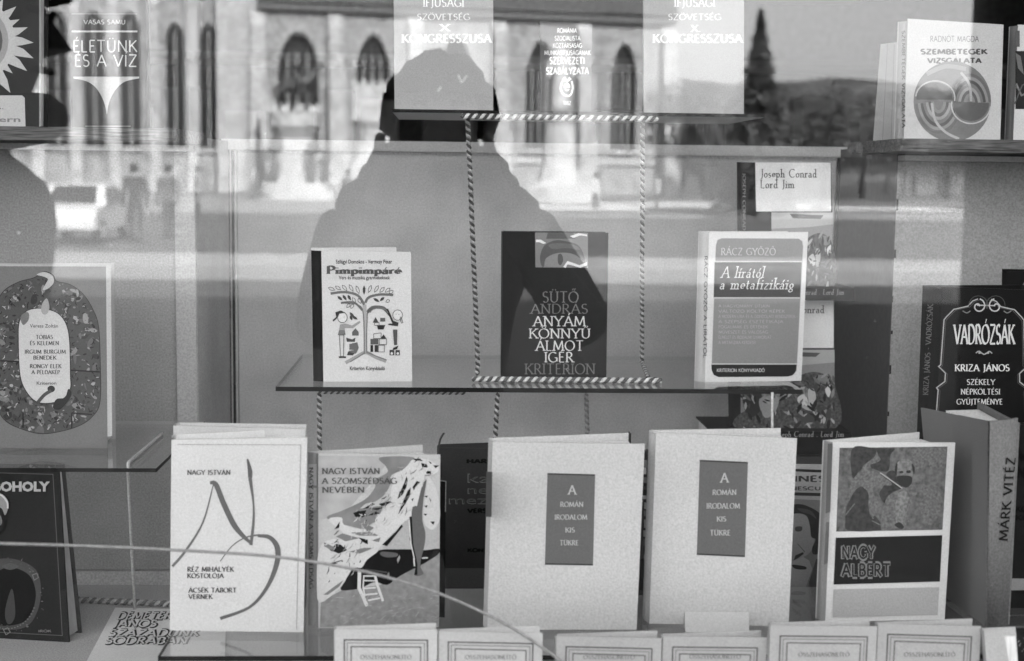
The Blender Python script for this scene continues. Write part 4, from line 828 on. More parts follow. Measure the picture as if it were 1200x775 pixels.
linen('linen bound book with its grey title label set lower, left of the pair', (577.5, 518), (755.5, 520.5), (746, 738), (571, 738), [(641.5, 554.5), (697.5, 556), (695, 663), (638.5, 662)], 13,
   [('A', 670.5, 9, 579.5, 10.5), ('ROMÁN', 670, 27, 594, 5.6), ('IRODALOM', 669, 38, 609, 5.6), ('KIS', 668, 11, 624, 5.4), ('TÜKRE', 667, 22, 639, 5.6)], 0, spx=4)
linen('linen bound book with its grey title label set higher, right of the pair', (769, 507), (934, 514), (924, 734), (761, 731), [(820, 539), (876.5, 541.5), (873, 653), (816.5, 650.5)], 10,
   [('A', 849, 9, 565.5, 11), ('ROMÁN', 849, 28, 580, 5.8), ('IRODALOM', 847.5, 39, 596, 6), ('KIS', 845.5, 11, 611, 5.4), ('TÜKRE', 844, 24, 627.5, 6)], 0, spx=6)
# narrow picture spine between the pair
e, F, _ = book('narrow black and white picture spine in the gap between the linen books', (751.5, 527), (762, 527), (758, 694), (748, 694), Z=Z_LOW, Y=(1.55, 1.55), lean=2, cov=60, t=.10, alpha=84, K=.8, pages=False, th=.0015)
it = []; rr = random.Random(2); y = 529
while y < 655:
    h = rr.uniform(3, 10); it.append((rr.choice([30, 170, 120, 190, 25]), rect(753 + rr.uniform(0, 2), y, 759 - rr.uniform(0, 2), y + h))); y += h + rr.uniform(0, 4)
it.append((14, rect(749.5, 655, 758.6, 692)))
F.draw('spine_print', it, e)
e, F, _ = book('small dark volume deep in the gap between the two linen books', (752, 534), (775, 534), (773, 690), (750, 690), Z=Z_LOW, Y=(1.66, 1.66), lean=2, cov=70, t=.02, alpha=6, K=.5)
F.draw('pale_band', [(110, rect(757, 587, 774, 620))], e, K=.5)

# portrait book
e, F, _ = book('grey portrait book of a dark haired sitter beside the right linen book', (893, 548), (973, 550), (968, 690), (890, 688), Z=Z_LOW, Y=(1.62, 1.60), lean=5, cov=148, t=.014, alpha=12, K=.62, page=PAGE_OLD)
P5 = lambda p: zc(920, 510, 4.08, p)
F.draw('cover_bars', [(30, P5([(-100, 157), (197, 167), (196, 180), (-100, 168)])), (30, P5([(-100, 270), (193, 278), (192, 293), (-100, 285)]))], e, K=.62)
F.draw('title_lettering', [(52, caps('EMINES', 905, 968, 564.5, 6.6, .2, False, 1)), (60, caps('EMINESCU', 908, 962, 574.5, 4, .2, False, 1))], e, K=.62)
F.draw('portrait_picture', [(112, P5([(-100, 300), (188, 312), (176, 728), (-100, 720)])), (150, P5([(50, 560), (115, 600), (130, 640), (100, 726), (-60, 726), (-40, 600)])), (138, smooth_poly(P5([(-10, 380), (60, 370), (120, 400), (128, 470), (140, 500), (120, 560), (70, 590), (30, 600), (-20, 560)]))), (28, smooth_poly(P5([(-20, 350), (60, 330), (120, 345), (170, 380), (185, 440), (182, 500), (172, 560), (135, 570), (130, 540), (145, 500), (125, 485), (118, 430), (100, 385), (50, 375), (-20, 390)]))), (60, smooth_poly(P5([(60, 350), (120, 360), (150, 400), (120, 380), (80, 368)]))), (60, smooth_poly(P5([(50, 440), (80, 438), (78, 458), (52, 460)]))), (38, P5([(50, 575), (85, 560), (90, 568), (60, 590), (40, 600)])), (30, smooth_poly(P5([(35, 620), (95, 628), (98, 642), (50, 640)]))), (62, P5([(150, 590), (180, 620), (176, 726), (108, 726), (130, 650)])), (80, stroke(P5([(60, 520), (95, 560)]), .8))], e, K=.62)
# framed painter book
e, F, SF = rowbook('white book with a framed dark painting of a fiddler above a black title band', (976, 518), (1119.5, 519), (1107, 726), (967, 729), lean=5, cov=204, t=.012, spx=6, spine=150, alpha=20, K=.84)
P6 = lambda p: zc(960, 500, 5.535, p)
dk = mat(.015, .6, .0, 220, 0, .15, a2=.045, detail=5); dk2 = mat(.05, .6, 0, 200, 0, .15, a2=.14, detail=5); pal = mat(.08, .6, 0, 330, 0, .15, a2=.22, detail=5); pal2 = mat(.06, .6, 0, 400, 0, .15, a2=.16, detail=5)
F.draw('painting', [(dk2, P6([(132, 138), (832, 130), (800, 670), (110, 682)])),
  (dk, smooth_poly(P6([(215, 140), (360, 140), (440, 140), (490, 145), (460, 190), (445, 290), (340, 270), (330, 230), (260, 290), (215, 330)]))),
  (dk, smooth_poly(P6([(180, 520), (230, 420), (280, 390), (320, 440), (330, 540), (380, 600), (400, 670), (190, 675), (170, 600)]))),
  (dk, smooth_poly(P6([(440, 300), (490, 290), (500, 340), (540, 400), (470, 430), (430, 500), (390, 440), (420, 380)]))),
  (pal2, smooth_poly(P6([(355, 200), (372, 165), (372, 150), (380, 180), (398, 215), (370, 235), (330, 250), (320, 290), (380, 290), (450, 330), (470, 380), (400, 380), (355, 390), (350, 430), (390, 500), (430, 600), (380, 560), (340, 590), (320, 520), (320, 430), (290, 400), (250, 370), (200, 450), (150, 590), (120, 650), (180, 470), (215, 350), (270, 290), (290, 250)]), True, 3)),
  (pal2, sum([stroke(P6(p), 1.4) for p in ([(170, 575), (230, 500)], [(330, 540), (350, 600)], [(360, 540), (400, 610)], [(390, 520), (430, 570)], [(340, 610), (400, 640)])], [])),
  (165, stroke(P6([(395, 300), (460, 345), (545, 405)]), 1.3)), (40, stroke(P6([(400, 310), (460, 353), (540, 412)]), .9)),
  (pal2, smooth_poly(P6([(430, 480), (480, 430), (540, 400), (600, 370), (640, 420), (600, 480), (570, 560), (560, 660), (490, 660), (400, 665)]))), (pal, smooth_poly(P6([(510, 440), (560, 420), (580, 470), (555, 560), (550, 650), (510, 640), (490, 560)]))),
  (pal, smooth_poly(P6([(500, 250), (525, 220), (570, 212), (605, 235), (612, 280), (600, 330), (560, 385), (520, 350), (505, 300)]))),
  (48, [smooth_poly(P6(p)) for p in ([(520, 292), (540, 288), (545, 300), (525, 303)], [(565, 288), (592, 285), (592, 300), (570, 302)], [(500, 330), (540, 318), (590, 322), (604, 340), (595, 375), (565, 396), (525, 378)], [(490, 280), (500, 240), (508, 250), (500, 320)], [(600, 240), (620, 270), (612, 310)], [(490, 640), (520, 620), (550, 650), (530, 665)])]),
  (pal2, smooth_poly(P6([(600, 150), (680, 140), (820, 150), (810, 260), (740, 290), (700, 240), (640, 280)]))), (pal2, smooth_poly(P6([(660, 400), (740, 380), (790, 420), (780, 560), (720, 640), (660, 560)])))], e, K=.84)
F.draw('black_band', [(24, zc(900, 580, 3.973, [(316, 200), (812, 188), (800, 404), (306, 418)]))], e)
F.draw('grey_band', [(165, zc(900, 580, 3.973, [(306, 440), (798, 430), (790, 560), (302, 570)]))], e, K=.84)
F.draw('title_lettering', [(120, caps('NAGY', 986, 1025.5, 655.3, 15.5, .34, False, 1)), (25, caps('NAGY', 986.6, 1025, 654.4, 13.8, .16, False, 1)), (120, caps('ALBERT', 986, 1044, 676, 15.5, .34, False, 1)), (25, caps('ALBERT', 986.6, 1043.4, 675.1, 13.8, .16, False, 1))], e)
if SF: SF.draw('spine_bar', [(105, [(970, 520), (976, 520), (973, 600), (967.5, 602)]), (110, [(968, 612), (972, 612), (970, 660), (965.5, 662)])], e, K=.84)
# tall grey book turned to show its spine
e, F, SF = book('large grey cloth book turned to show its lettered spine at right', (1079, 478), (1159, 494), (1157, 736), (1097, 692), Z=Z_LOW, lean=0, cov=112, t=.030, spx=1, spine=118, alpha=14, side='R', K=.66, th=.003, page=PAGE_OLD)
for o_ in list(e.children):
    if o_.name.split('.')[0] in ('spine', 'back_cover', 'pages'): bpy.data.objects.remove(o_)
dirp = onz(1181, 733, Z_LOW); d0 = onz(1157, 736, Z_LOW); dA = onz(1097, 692, Z_LOW)
u_ = (dirp - d0); wv = Vector((0, 0, 1)); SFm = Face(d0, u_, wv)
cc = [SFm.loc(x, y) for x, y in ((1160, 494), (1193, 490), (1181, 733), (1157, 736))]
cc[2] = (cc[2][0], 0); cc[3] = (0, 0)
nb_ = -SFm.n; Hm = (cc[0][1] + cc[1][1]) / 2 - .005
b = MB(); n_ = 6; vs = []
for z_, row in ((0, (cc[3], cc[2])), (1, (cc[0], cc[1]))):
    for dd in (0, .003):
        for q_ in range(n_ + 1):
            f_ = q_ / n_; x_ = row[0][0] + (row[1][0] - row[0][0]) * f_; bul = .0026 * math.sin(math.pi * f_)
            vs.append(SFm.o + SFm.u * x_ + SFm.w * (row[0][1] + (row[1][1] - row[0][1]) * f_) + SFm.n * (bul - dd))
k_ = n_ + 1; fs = []
for q_ in range(n_): fs += [(q_, q_ + 1, 2 * k_ + q_ + 1, 2 * k_ + q_), (k_ + q_, 3 * k_ + q_, 3 * k_ + q_ + 1, k_ + q_ + 1), (q_, k_ + q_, k_ + q_ + 1, q_ + 1), (2 * k_ + q_, 2 * k_ + q_ + 1, 3 * k_ + q_ + 1, 3 * k_ + q_)]
b.add(vs, fs); b.build('spine', mat(.15, .8, .10, 420, .4, .1), e, smooth=True)
back_dir = (dA - d0).normalized(); back_dir = Matrix.Rotation(R(-7), 3, 'Z') @ back_dir; Lb = (dA - d0).length
C0 = dirp + Vector((0, .003, 0)); D0 = C0 + back_dir * Lb; thk = back_dir.cross(wv).normalized() * .003
b = MB(); b.prism([C0, D0, D0 + thk, C0 + thk], wv * Hm); b.build('back_cover', mat(.15, .8, .10, 420, .4, .1), e)
inA = dA + Vector((0, .004, 0)) + (d0 - dA).normalized() * .008; inB = d0 + Vector((0, .006, 0)); 
b = MB(); b.prism([p_ + wv * .003 for p_ in (inA, inB, C0 + back_dir * .002 - thk * .3, D0 - back_dir * .008 - thk * .3)], wv * (Hm - .010)); b.build('pages', PAGE, e)
SFm.o = SFm.o + SFm.n * .0036
vb = []
for q in caps('MÁRK VITÉZ', 634, 512 + 26, 0, 9.5, .17, True, .7):
    vb.append([(1181 + (634 - p[0]) * .065 - 8 + p[1] * 1.0 + 6, p[0]) for p in q])
vb = []
for q in caps('MÁRK VITÉZ', 0, 98, 0, 10, .17, True, .7):
    vb.append([(1180.5 + p[0] * .095 + p[1], 634 - p[0]) for p in q])
SFm.draw('spine_lettering', [(28, vb)], e)
# black ornamental book
e, F, SF = book('black book with a white ornamental frame standing at the right edge', (1104, 336), (1228, 341), (1222, 690), (1090, 690), Z=Z_FLOOR + .12, Y=(1.66, 1.63), lean=4, cov=16, t=.03, spx=19, spine=14, alpha=22, K=.8, th=.003, back=14, page=PAGE_OLD)
P7 = lambda p: zc(1070, 310, 4.079, p)
fr_l = [(112, 700), (120, 600), (112, 590), (125, 580), (152, 560), (155, 520), (135, 500), (122, 488), (132, 480), (148, 265), (160, 250), (195, 215), (262, 200), (285, 175), (310, 165)]
mirx = 335
fr_r = [(2 * mirx + 22 - x + (y - 300) * -.055 - 16, y + 2) for x, y in fr_l]
it = [(150, stroke(P7(fr_l), 1.3)), (150, stroke(P7(fr_r), 1.3)), (70, stroke(P7([(x + 9, y + 4) for x, y in fr_l]), .7)), (70, stroke(P7([(x - 9, y + 4) for x, y in fr_r]), .7)), (150, stroke(P7([(305, 195), (390, 197)]), 1.5))]
for cx_, sg_ in ((312, 1), (395, -1)):
    it.append((165, stroke(P7([(cx_ + sg_ * (4 + 4.2 * t_) * math.cos(t_ * 1.0 + 0), 200 - (4 + 4.2 * t_) * math.sin(t_)) for t_ in [q_ * .45 for q_ in range(18)]]), 1.5)))
    it.append((70, stroke(P7([(cx_ + sg_ * 45 * math.cos(t_), 195 - 45 * math.sin(t_)) for t_ in [q_ * .4 - .4 for q_ in range(10)]]), .8)))
    it.append((110, stroke(P7([(cx_ - sg_ * 75, 222), (cx_ - sg_ * 55, 232), (cx_ - sg_ * 38, 222)]), 1.2, smooth=True)))
it += [(150, stroke(P7([(300, 424), (315, 415), (328, 424), (340, 430), (352, 424), (365, 416), (378, 426)]), 1.3, smooth=True)), (150, [ell(*P7([(318, 423)])[0], 1.6, 1.2, k=8), ell(*P7([(358, 423)])[0], 1.6, 1.2, k=8)])]
F.draw('ornamental_frame', it, e, K=.7)
F.draw('title_lettering', [(185, caps('VADRÓZSÁK', 1118, 1189, 403, 22, .21, True, .25, track=.03)), (195, caps('KRIZA JÁNOS', 1119, 1183, 435, 7.6, .19)), (180, caps('SZÉKELY', 1133, 1166, 451, 6.2, .19)), (180, caps('NÉPKÖLTÉSI', 1126, 1172, 462.3, 6.2, .19)), (180, caps('GYŰJTEMÉNYE', 1121, 1175, 474, 6.2, .19))], e, K=.7)
if SF:
    vb = []
    for q in caps('KRIZA JÁNOS - VADRÓZSÁK', 0, 106, 0, 6, .17): vb.append([(1087.5 + p[0] * .055 + p[1], 463 - p[0]) for p in q])
    SF.draw('spine_lettering', [(105, vb)], e, K=.7)
e, F, _ = book('black book whose rounded top shows behind the ornamental black book', (1178, 319), (1262, 316), (1255, 690), (1170, 690), Z=Z_FLOOR + .12, Y=(1.78, 1.76), lean=4, cov=18, t=.02, alpha=4)
F.draw('ornament', [(120, stroke([(1199, 334), (1203, 330), (1208, 336)], 1.4, smooth=True))], e)
e, F, _ = book('black book with dark lettering at the right edge behind the grey cloth book', (1190, 498), (1300, 500), (1290, 692), (1184, 690), Z=Z_LOW, Y=(1.50, 1.50), lean=3, cov=26, t=.015, alpha=5, K=.8)
F.draw('title_lettering', [(10, caps('VÁN', 1192, 1240, 540, 14, .3)), (12, caps('NEMZETI', 1192, 1250, 560, 12, .3)), (8, caps('KÖNYVEK', 1190, 1240, 600, 6, .3)), (8, caps('KÖLTŐK', 1190, 1240, 610, 6, .3))], e)
F.draw('white_foot', [(130, [(1184, 678), (1290, 680), (1290, 690), (1184, 692)])], e)
sbox('pedestal_block', 1.6 * (1085 - 525) / FPX, 1.05, 1.62, 1.9, Z_FLOOR, Z_FLOOR + .12, mat(.05, .7), label='dark block under the black ornamental book at right', cat='block')

# ---- the stacked copies with black spines
def lying(label, x0, x1, yt, yb2, Ya, d, txt, tx0, tx1, ty, K=.8):
    """a copy lying flat, spine towards the glass"""
    a, b_ = at(x0, yb2, Ya), at(x1, yb2, Ya); zt_ = at(x0, yt, Ya).z; z0 = a.z; b_.z = z0
    e = empty('book', (a + b_) / 2, label, 'book', 'copies of the same novel stacked in a tower')
    X0, X1 = a.x, b_.x; h = zt_ - z0
    m = MB(); m.box(X0, X1, Ya, Ya + .003, z0, zt_); m.build('spine', pr(18, K), e)
    m = MB(); m.box(X0, X1, Ya + .003, Ya + d, zt_ - .002, zt_); m.build('front_cover', pr(40, K), e)
    m = MB(); m.box(X0, X1, Ya + .003, Ya + d, z0, z0 + .002); m.build('back_cover', pr(40, K), e)
    m = MB(); m.box(X0 + .004, X1 - .004, Ya + .0035, Ya + d - .004, z0 + .0021, zt_ - .0021); m.build('pages', PAGE, e)
    F = Face(Vector((X0, Ya, z0)), (1, 0, 0), (0, 0, 1)); F.draw('spine_lettering', [(150, caps(txt, tx0, tx1, ty, 6.4, .15, slant=.12))], e)
    return e, zt_, z0
YS = 2.02
def conrad(label, TL, TR, BR, BL, z, white, pic, txt, K=.52, spx=12):
    e, F, SF = book(label, TL, TR, BR, BL, Z=z, Y=(YS + .012, YS + .012), lean=2, cov=30, t=.02, spx=spx, spine=26, alpha=5, K=K, group='copies of the same novel stacked in a tower', th=.001)
    F.draw('white_panel', [(196, white)], e, K=K)
    x0, y0, x1, y1 = pic; w_, h_ = x1 - x0, y1 - y0
    g = lambda pts: [(x0 + p[0] * w_, y0 + p[1] * h_) for p in pts]
    nz = mat(.05, .6, 0, 260, 0, .25, a2=.35, detail=4)
    nzd = mat(.02, .6, 0, 260, 0, .25, a2=.12, detail=4)
    F.draw('painting', [(120, g([(0, 0), (1, 0), (1, 1), (0, 1)])), (150, g([(0, 0), (1, 0), (1, .16), (.6, .2), (0, .22)])), (70, g([(.3, .02), (.85, .04), (.8, .09), (.35, .08)])), (nzd, smooth_poly(g([(.55, .38), (.8, .28), (1, .45), (1, 1), (0, 1), (0, .8), (.3, .7), (.45, .6)]))), (nz, smooth_poly(g([(.05, .35), (.3, .3), (.5, .42), (.4, .62), (.1, .6)]))), (165, smooth_poly(g([(.72, .5), (.78, .5), (.8, .62), (.74, .74), (.72, .62)]))), (180, smooth_poly(g([(.6, .62), (.68, .56), (.72, .68), (.66, .72)]))), (185, smooth_poly(g([(.9, .5), (.97, .44), (.94, .6)]))), (110, smooth_poly(g([(.8, .34), (.9, .32), (.95, .42), (.85, .44)]))), (40, smooth_poly(g([(.02, .55), (.2, .5), (.22, .75), (.08, .85)]))), (135, smooth_poly(g([(.2, .62), (.4, .6), (.36, .8), (.25, .85)]))), (60, smooth_poly(g([(.62, .8), (.9, .72), (.95, .85), (.7, .92)])))], e, K=K)
    dabs = []; rd = random.Random(int(y0))
    for q_ in range(150):
        a_, b_ = rd.random(), .3 + .7 * rd.random(); L_ = rd.uniform(.02, .075); t_ = rd.gauss(1.4, .6)
        gg = rd.choice([22, 30, 35, 45, 60, 80, 95, 120, 150]) if b_ > .34 else 130
        dabs.append((gg, g(smooth_poly([(a_ - L_ * math.cos(t_), b_ - L_ * math.sin(t_)), (a_ + L_ * .3 * math.sin(t_), b_ - L_ * .3 * math.cos(t_)), (a_ + L_ * math.cos(t_), b_ + L_ * math.sin(t_)), (a_ - L_ * .3 * math.sin(t_), b_ + L_ * .3 * math.cos(t_))], True, 2))))
    by = {}
    for gg, p_ in dabs: by.setdefault(gg, []).append(p_)
    F.draw('paint_dabs', [(gg, v_) for gg, v_ in by.items()], e, K=K, kind='stuff', clip=(x0, y0, x1, y1))
    F.draw('title_lettering', txt, e, K=K)
    return e, F
_, zt1, zb1 = lying('lowest black spined copy lying flat at the foot of the novel tower', 833, 997, 506, 532, YS - .02, .13, 'Joseph Conrad . Lord Jim', 907, 989, 512, .8)
e, F = conrad('lower upright copy of the novel, mostly hidden behind the glass shelf', (866, 352), (977, 352), (979, 505), (868, 504), zt1, [(886, 350), (977, 350), (977, 408), (886, 408)], (868, 410, 978, 503), [(60, caps('Joseph Conrad', 899, 966, 367, 9, .13))])
tt = at(940, 352, YS - .01).z
_, zt2, zb2 = lying('black spined copy lying flat between the two upright copies of the novel', 870, 1001, 337.0, 351.5, YS - .02, .13, 'Joseph Conrad . Lord Jim', 915, 989, 345.5, .8)
e, F = conrad('topmost upright copy of the novel with a white title panel and black spine edge', (868, 190.5), (974, 191), (978, 337), (869, 337), zt2, [(885, 190.5), (973.5, 191), (973.8, 248), (886, 248)], (904, 249, 976, 336), [(60, caps('Joseph Conrad', 891.5, 957, 208, 9.5, .13)), (60, caps('Lord Jim', 891, 931, 220.5, 9.5, .13))], spx=1)
F.draw('dark_panel', [(26, [(868, 191), (885, 190.6), (886, 248), (904, 248), (904, 337), (869, 337)]), (120, [[(870.5 - p[1], p[0]) for p in q] for q in caps('JOSEPH CONRAD', 203, 270, 0, 3.2, .2)])], e)
sbox('pedestal_block', at(845, 540, YS).x, at(992, 540, YS).x, YS - .01, YS + .11, Z_FLOOR, zb1 - .0005, mat(.03, .7), label='dark block carrying the tower of stacked novels', cat='block')

# ---- folded price card
a_, b_ = onz(803, 741, Z_LOW), onz(878, 741, Z_LOW); e = empty('folded_card', (a_ + b_) / 2, 'small blank folded white card in front of the right linen book', 'card')
h_ = .0195
for nm, y0_, y1_ in (('front_flap', 0, .006), ('back_flap', .014, .0065)):
    b = MB(); zt_ = Vector((0, 0, h_)); p = [a_ + Vector((0, y0_, 0)), b_ + Vector((0, y0_, 0)), b_ + Vector((0, y1_, h_)), a_ + Vector((0, y1_, h_))]
    b.prism(p, Vector((0, .0005, 0))); b.build(nm, pr(192, .8), e)

# ---- the row of small framed booklets along the bottom
def framed(label, xa, xb, yt, yt2, Yc, cov, txt):
    dy = 195
    zc_ = Z_FLOOR
    yb_ = 387.5 + FPX * math.tan(math.atan((1.55 - zc_) / Yc) - PITCH)
    BLx, BRx = vx(xa, dy), vx(xb, dy)
    e, F, _ = book(label, (xa, yt), (xb, yt2), (BRx, yb_), (BLx, yb_), Z=zc_, Y=(Yc, Yc), lean=3, cov=cov, t=.008, alpha=6, K=.86, th=.0006, name='booklet', cat='booklet', group='row of small framed booklets along the bottom')
    it = []
    for o_, w_, g_ in ((11.5, 1.5, 85), (15, 1.0, 130), (19.5, 1.3, 95)):
        it.append((g_, stroke([(xa + o_, yt + o_ + 1), (xb - o_, yt2 + o_ + 1), (vx(xb - o_, dy - 20), 915), (vx(xa + o_, dy - 20), 915)], w_, True)))
    F.draw('printed_frame', it, e, K=.86)
    F.draw('title_lettering', [(115, caps(txt, (xa + xb) / 2 - 30, (xa + xb) / 2 + 30, 769.5 + txt_dy(xa), 4.6, .16))], e, K=.86)
def txt_dy(x): return 3 if x < 700 else (2.5 if x < 850 else 0)
fr = [('framed white booklet under the painted book, first of the bottom row', 392, 512.5, 737.5, 738, 1.262, 204), ('framed white booklet second in the bottom row, crossed by the wire', 514, 636, 740, 742, 1.265, 200), ('framed grey booklet under the left linen book, third in the bottom row', 652, 775.5, 745.5, 748, 1.262, 178), ('framed grey booklet under the folded card, fourth in the bottom row', 777, 899, 746, 747, 1.264, 180), ('framed grey booklet left of the fiddler book foot, fifth in the bottom row', 903, 1028, 733, 734, 1.255, 182), ('framed grey booklet right of the fiddler book foot, sixth in the bottom row', 1029, 1150, 731, 734, 1.258, 178)]
for f_ in fr: framed(*f_, 'ÖSSZEHASONLÍTÓ')
e, F, _ = book('plain white booklet tilted to the right, last in the bottom row', (1153, 738), (1176, 740), (1210, 925), (1168, 925), Z=Z_FLOOR, Y=(1.25, 1.25), lean=3, cov=188, t=.006, alpha=6, K=.86, th=.0006, name='booklet', cat='booklet')
e, F, _ = book('booklet with a speckled black and white cover in the lower right corner', (1172, 739), (1260, 742), (1250, 925), (1176, 925), Z=Z_FLOOR, Y=(1.30, 1.30), lean=3, cov=40, t=.008, alpha=6, K=.86, th=.0006, name='booklet', cat='booklet')
rr = random.Random(9); sp_ = []
for k in range(220):
    x, y = rr.uniform(1176, 1245), rr.uniform(742, 840); L = rr.uniform(1, 5); a0 = rr.uniform(-2, -.6)
    sp_.append((x, y, L, a0))
F.draw('speckled_picture', [(rr.choice([120, 160, 190]), sum([stroke([(x, y), (x + L * math.cos(a0), y + L * math.sin(a0))], rr.uniform(.4, 1.2)) for x, y, L, a0 in sp_[k::3]], [])) for k in range(3)], e)

# ---- a bookcase far back in the dark shop
e = empty('bookcase', (0, 5.0, 0), 'dim bookcase deep inside the dark shop above the central board', 'bookcase')
for z_ in (1.0, 1.55, 1.93, 2.3): b = MB(); b.box(-2.2, 2.4, 4.9, 5.2, z_, z_ + .025); b.build('shelf', mat(.10, .7), e)
for x_ in (-2.2, -.9, .02, .9, 2.4): b = MB(); b.box(x_ - .0125, x_ + .0125, 4.895, 5.21, 0, 2.4); b.build('upright', mat(.10, .7), e)
rr = random.Random(8); n_ = 0
for z_ in (1.576,):
    x_ = -2.1
    while x_ < 2.3:
        w_ = rr.uniform(.04, .18); h_ = rr.uniform(.18, .27)
        b = MB(); b.box(x_, x_ + w_, 4.95, 5.1, z_, z_ + h_); setp(b.build('book', mat(rr.choice([.03, .1, .16, .06])), None), 'dim book among those on the case deep inside the dark shop', 'book', 'dim books on the case inside the shop'); x_ += w_ + rr.uniform(.01, .12); n_ += 1

# ================================================================== THE SHOP BUILDING AND THE SQUARE BEHIND THE PHOTOGRAPHER (seen in the glass)
STUC = mat(.30, .9, .1, 3, blot=.1)
e = empty('shop_building', (0, 1.4, 0), 'shop building whose facade holds the window with the books', 'building')
def wall(nm, x0, x1, y0, y1, z0, z1, m=STUC):
    b = MB(); b.box(x0, x1, y0, y1, z0, z1); return b.build(nm, m, e)
wall('wall', -34, XWL - .081, 1.18, 1.5, 0, 3.2); wall('wall', XWR + .081, 34, 1.18, 1.5, 0, 3.2)
wall('wall', XWL - .08, XWR + .08, 1.18, 1.5, 0, .819); wall('wall', XWL - .08, XWR + .08, 1.18, 1.5, 2.331, 3.2)
wall('wall', -34, 34, 1.18, 12, 3.201, 15.0)
wall('roof', -34.4, 34.4, .9, 12.3, 15.001, 15.4, mat(.1, .8))
wall('cornice', -34, 34, 1.0, 1.179, 3.0, 3.2, mat(.35, .8))
wall('wall', -34, 34, 11.7, 12, 0, 3.2); wall('wall', -34, -33.7, 1.501, 11.699, 0, 3.2); wall('wall', 33.7, 34, 1.501, 11.699, 0, 3.2)

def sheet(nm, x0, x1, y0, y1, z, m):
    return mesh(nm, [(x0, y0, z), (x1, y0, z), (x1, y1, z), (x0, y1, z)], [(0, 1, 2, 3)], m, kind='structure')
sheet('ground', -900, 900, -1500, 900, 0, mat(.12, .9, .2, .5, blot=.2))
sheet('pavement', -80, 80, -14.0, 1.17, .12, mat(.045, .85, .15, 6, blot=.2))  # near strip coloured darker to deepen the shade before the shop
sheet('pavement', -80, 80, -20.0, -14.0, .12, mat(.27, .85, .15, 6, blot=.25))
mesh('kerb', [(-80, -20.0, 0), (80, -20.0, 0), (80, -20.0, .12), (-80, -20.0, .12), (-80, -20.25, .12), (80, -20.25, .12), (80, -20.25, 0), (-80, -20.25, 0)], [(3, 2, 5, 4), (4, 5, 6, 7)], mat(.45, .8), kind='structure')
sheet('road', -80, 80, -25.2, -20.25, .004, mat(.30, .8, .15, 3, blot=.15))
sheet('road', -80, 80, -52, -25.25, .008, mat(.10, .8, .2, 2, blot=.3))
sheet('square_paving', -80, 80, -96, -52.3, .02, mat(.26, .85, .15, 2, blot=.3))
for x0, x1, y0, y1 in ((-70, -27, -90, -66), (-4, 12, -88, -58), (17, 60, -90, -66)):
    sheet('lawn', x0, x1, y0, y1, .06, mat(.10, .9, .3, 4, blot=.3))
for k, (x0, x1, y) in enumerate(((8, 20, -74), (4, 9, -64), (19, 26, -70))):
    sheet('pale_path', x0, x1, y - 4, y + 4, .10, mat(.6, .8, .1, 3))  # path patches coloured paler than the paving around them

# --- the church
STONE = mat(.27, .9, .16, 1.2, blot=.25, detail=5); STONE2 = mat(.37, .9, .12, 1.5, blot=.2); TILE = mat(.07, .8, .2, 3); PANE = mat(.015, .25, .3, 2, spec=.4)
TH = R(11); CO = Vector((0, 2 * GY - 118, 0)); CX = Vector((math.cos(TH), -math.sin(TH), 0)); CN = Vector((math.sin(TH), math.cos(TH), 0))
def CP(x, y, z): return CO + CX * x + CN * y + Vector((0, 0, z))
ch = empty('church', CO, 'gothic stone church with pointed windows and buttresses reflected from across the square', 'church', rz=-TH)
def cbox(b, x0, x1, y0, y1, z0, z1): b.hexa([CP(x0, y1, z0), CP(x1, y1, z0), CP(x1, y0, z0), CP(x0, y0, z0), CP(x0, y1, z1), CP(x1, y1, z1), CP(x1, y0, z1), CP(x0, y0, z1)])
def cx_of(px):   # where on the church wall a photograph column falls
    d = ray(px, 206); k = d.x / d.y
    # X = k * V ; V = 118 + x sin(TH); X = x cos(TH)
    return k * 118 / (math.cos(TH) - k * math.sin(TH))
def arch(xc, w, z0, zs, za, n=7):
    p = [(xc - w / 2, z0), (xc + w / 2, z0), (xc + w / 2, zs)]
    for i in range(1, n): t = i / n; p.append((xc + w / 2 * (1 - t ** 1.6), zs + (za - zs) * math.sin(t * math.pi / 2)))
    p.append((xc, za))
    for i in range(n - 1, 0, -1): t = i / n; p.append((xc - w / 2 * (1 - t ** 1.6), zs + (za - zs) * math.sin(t * math.pi / 2)))
    p.append((xc - w / 2, zs)); return p
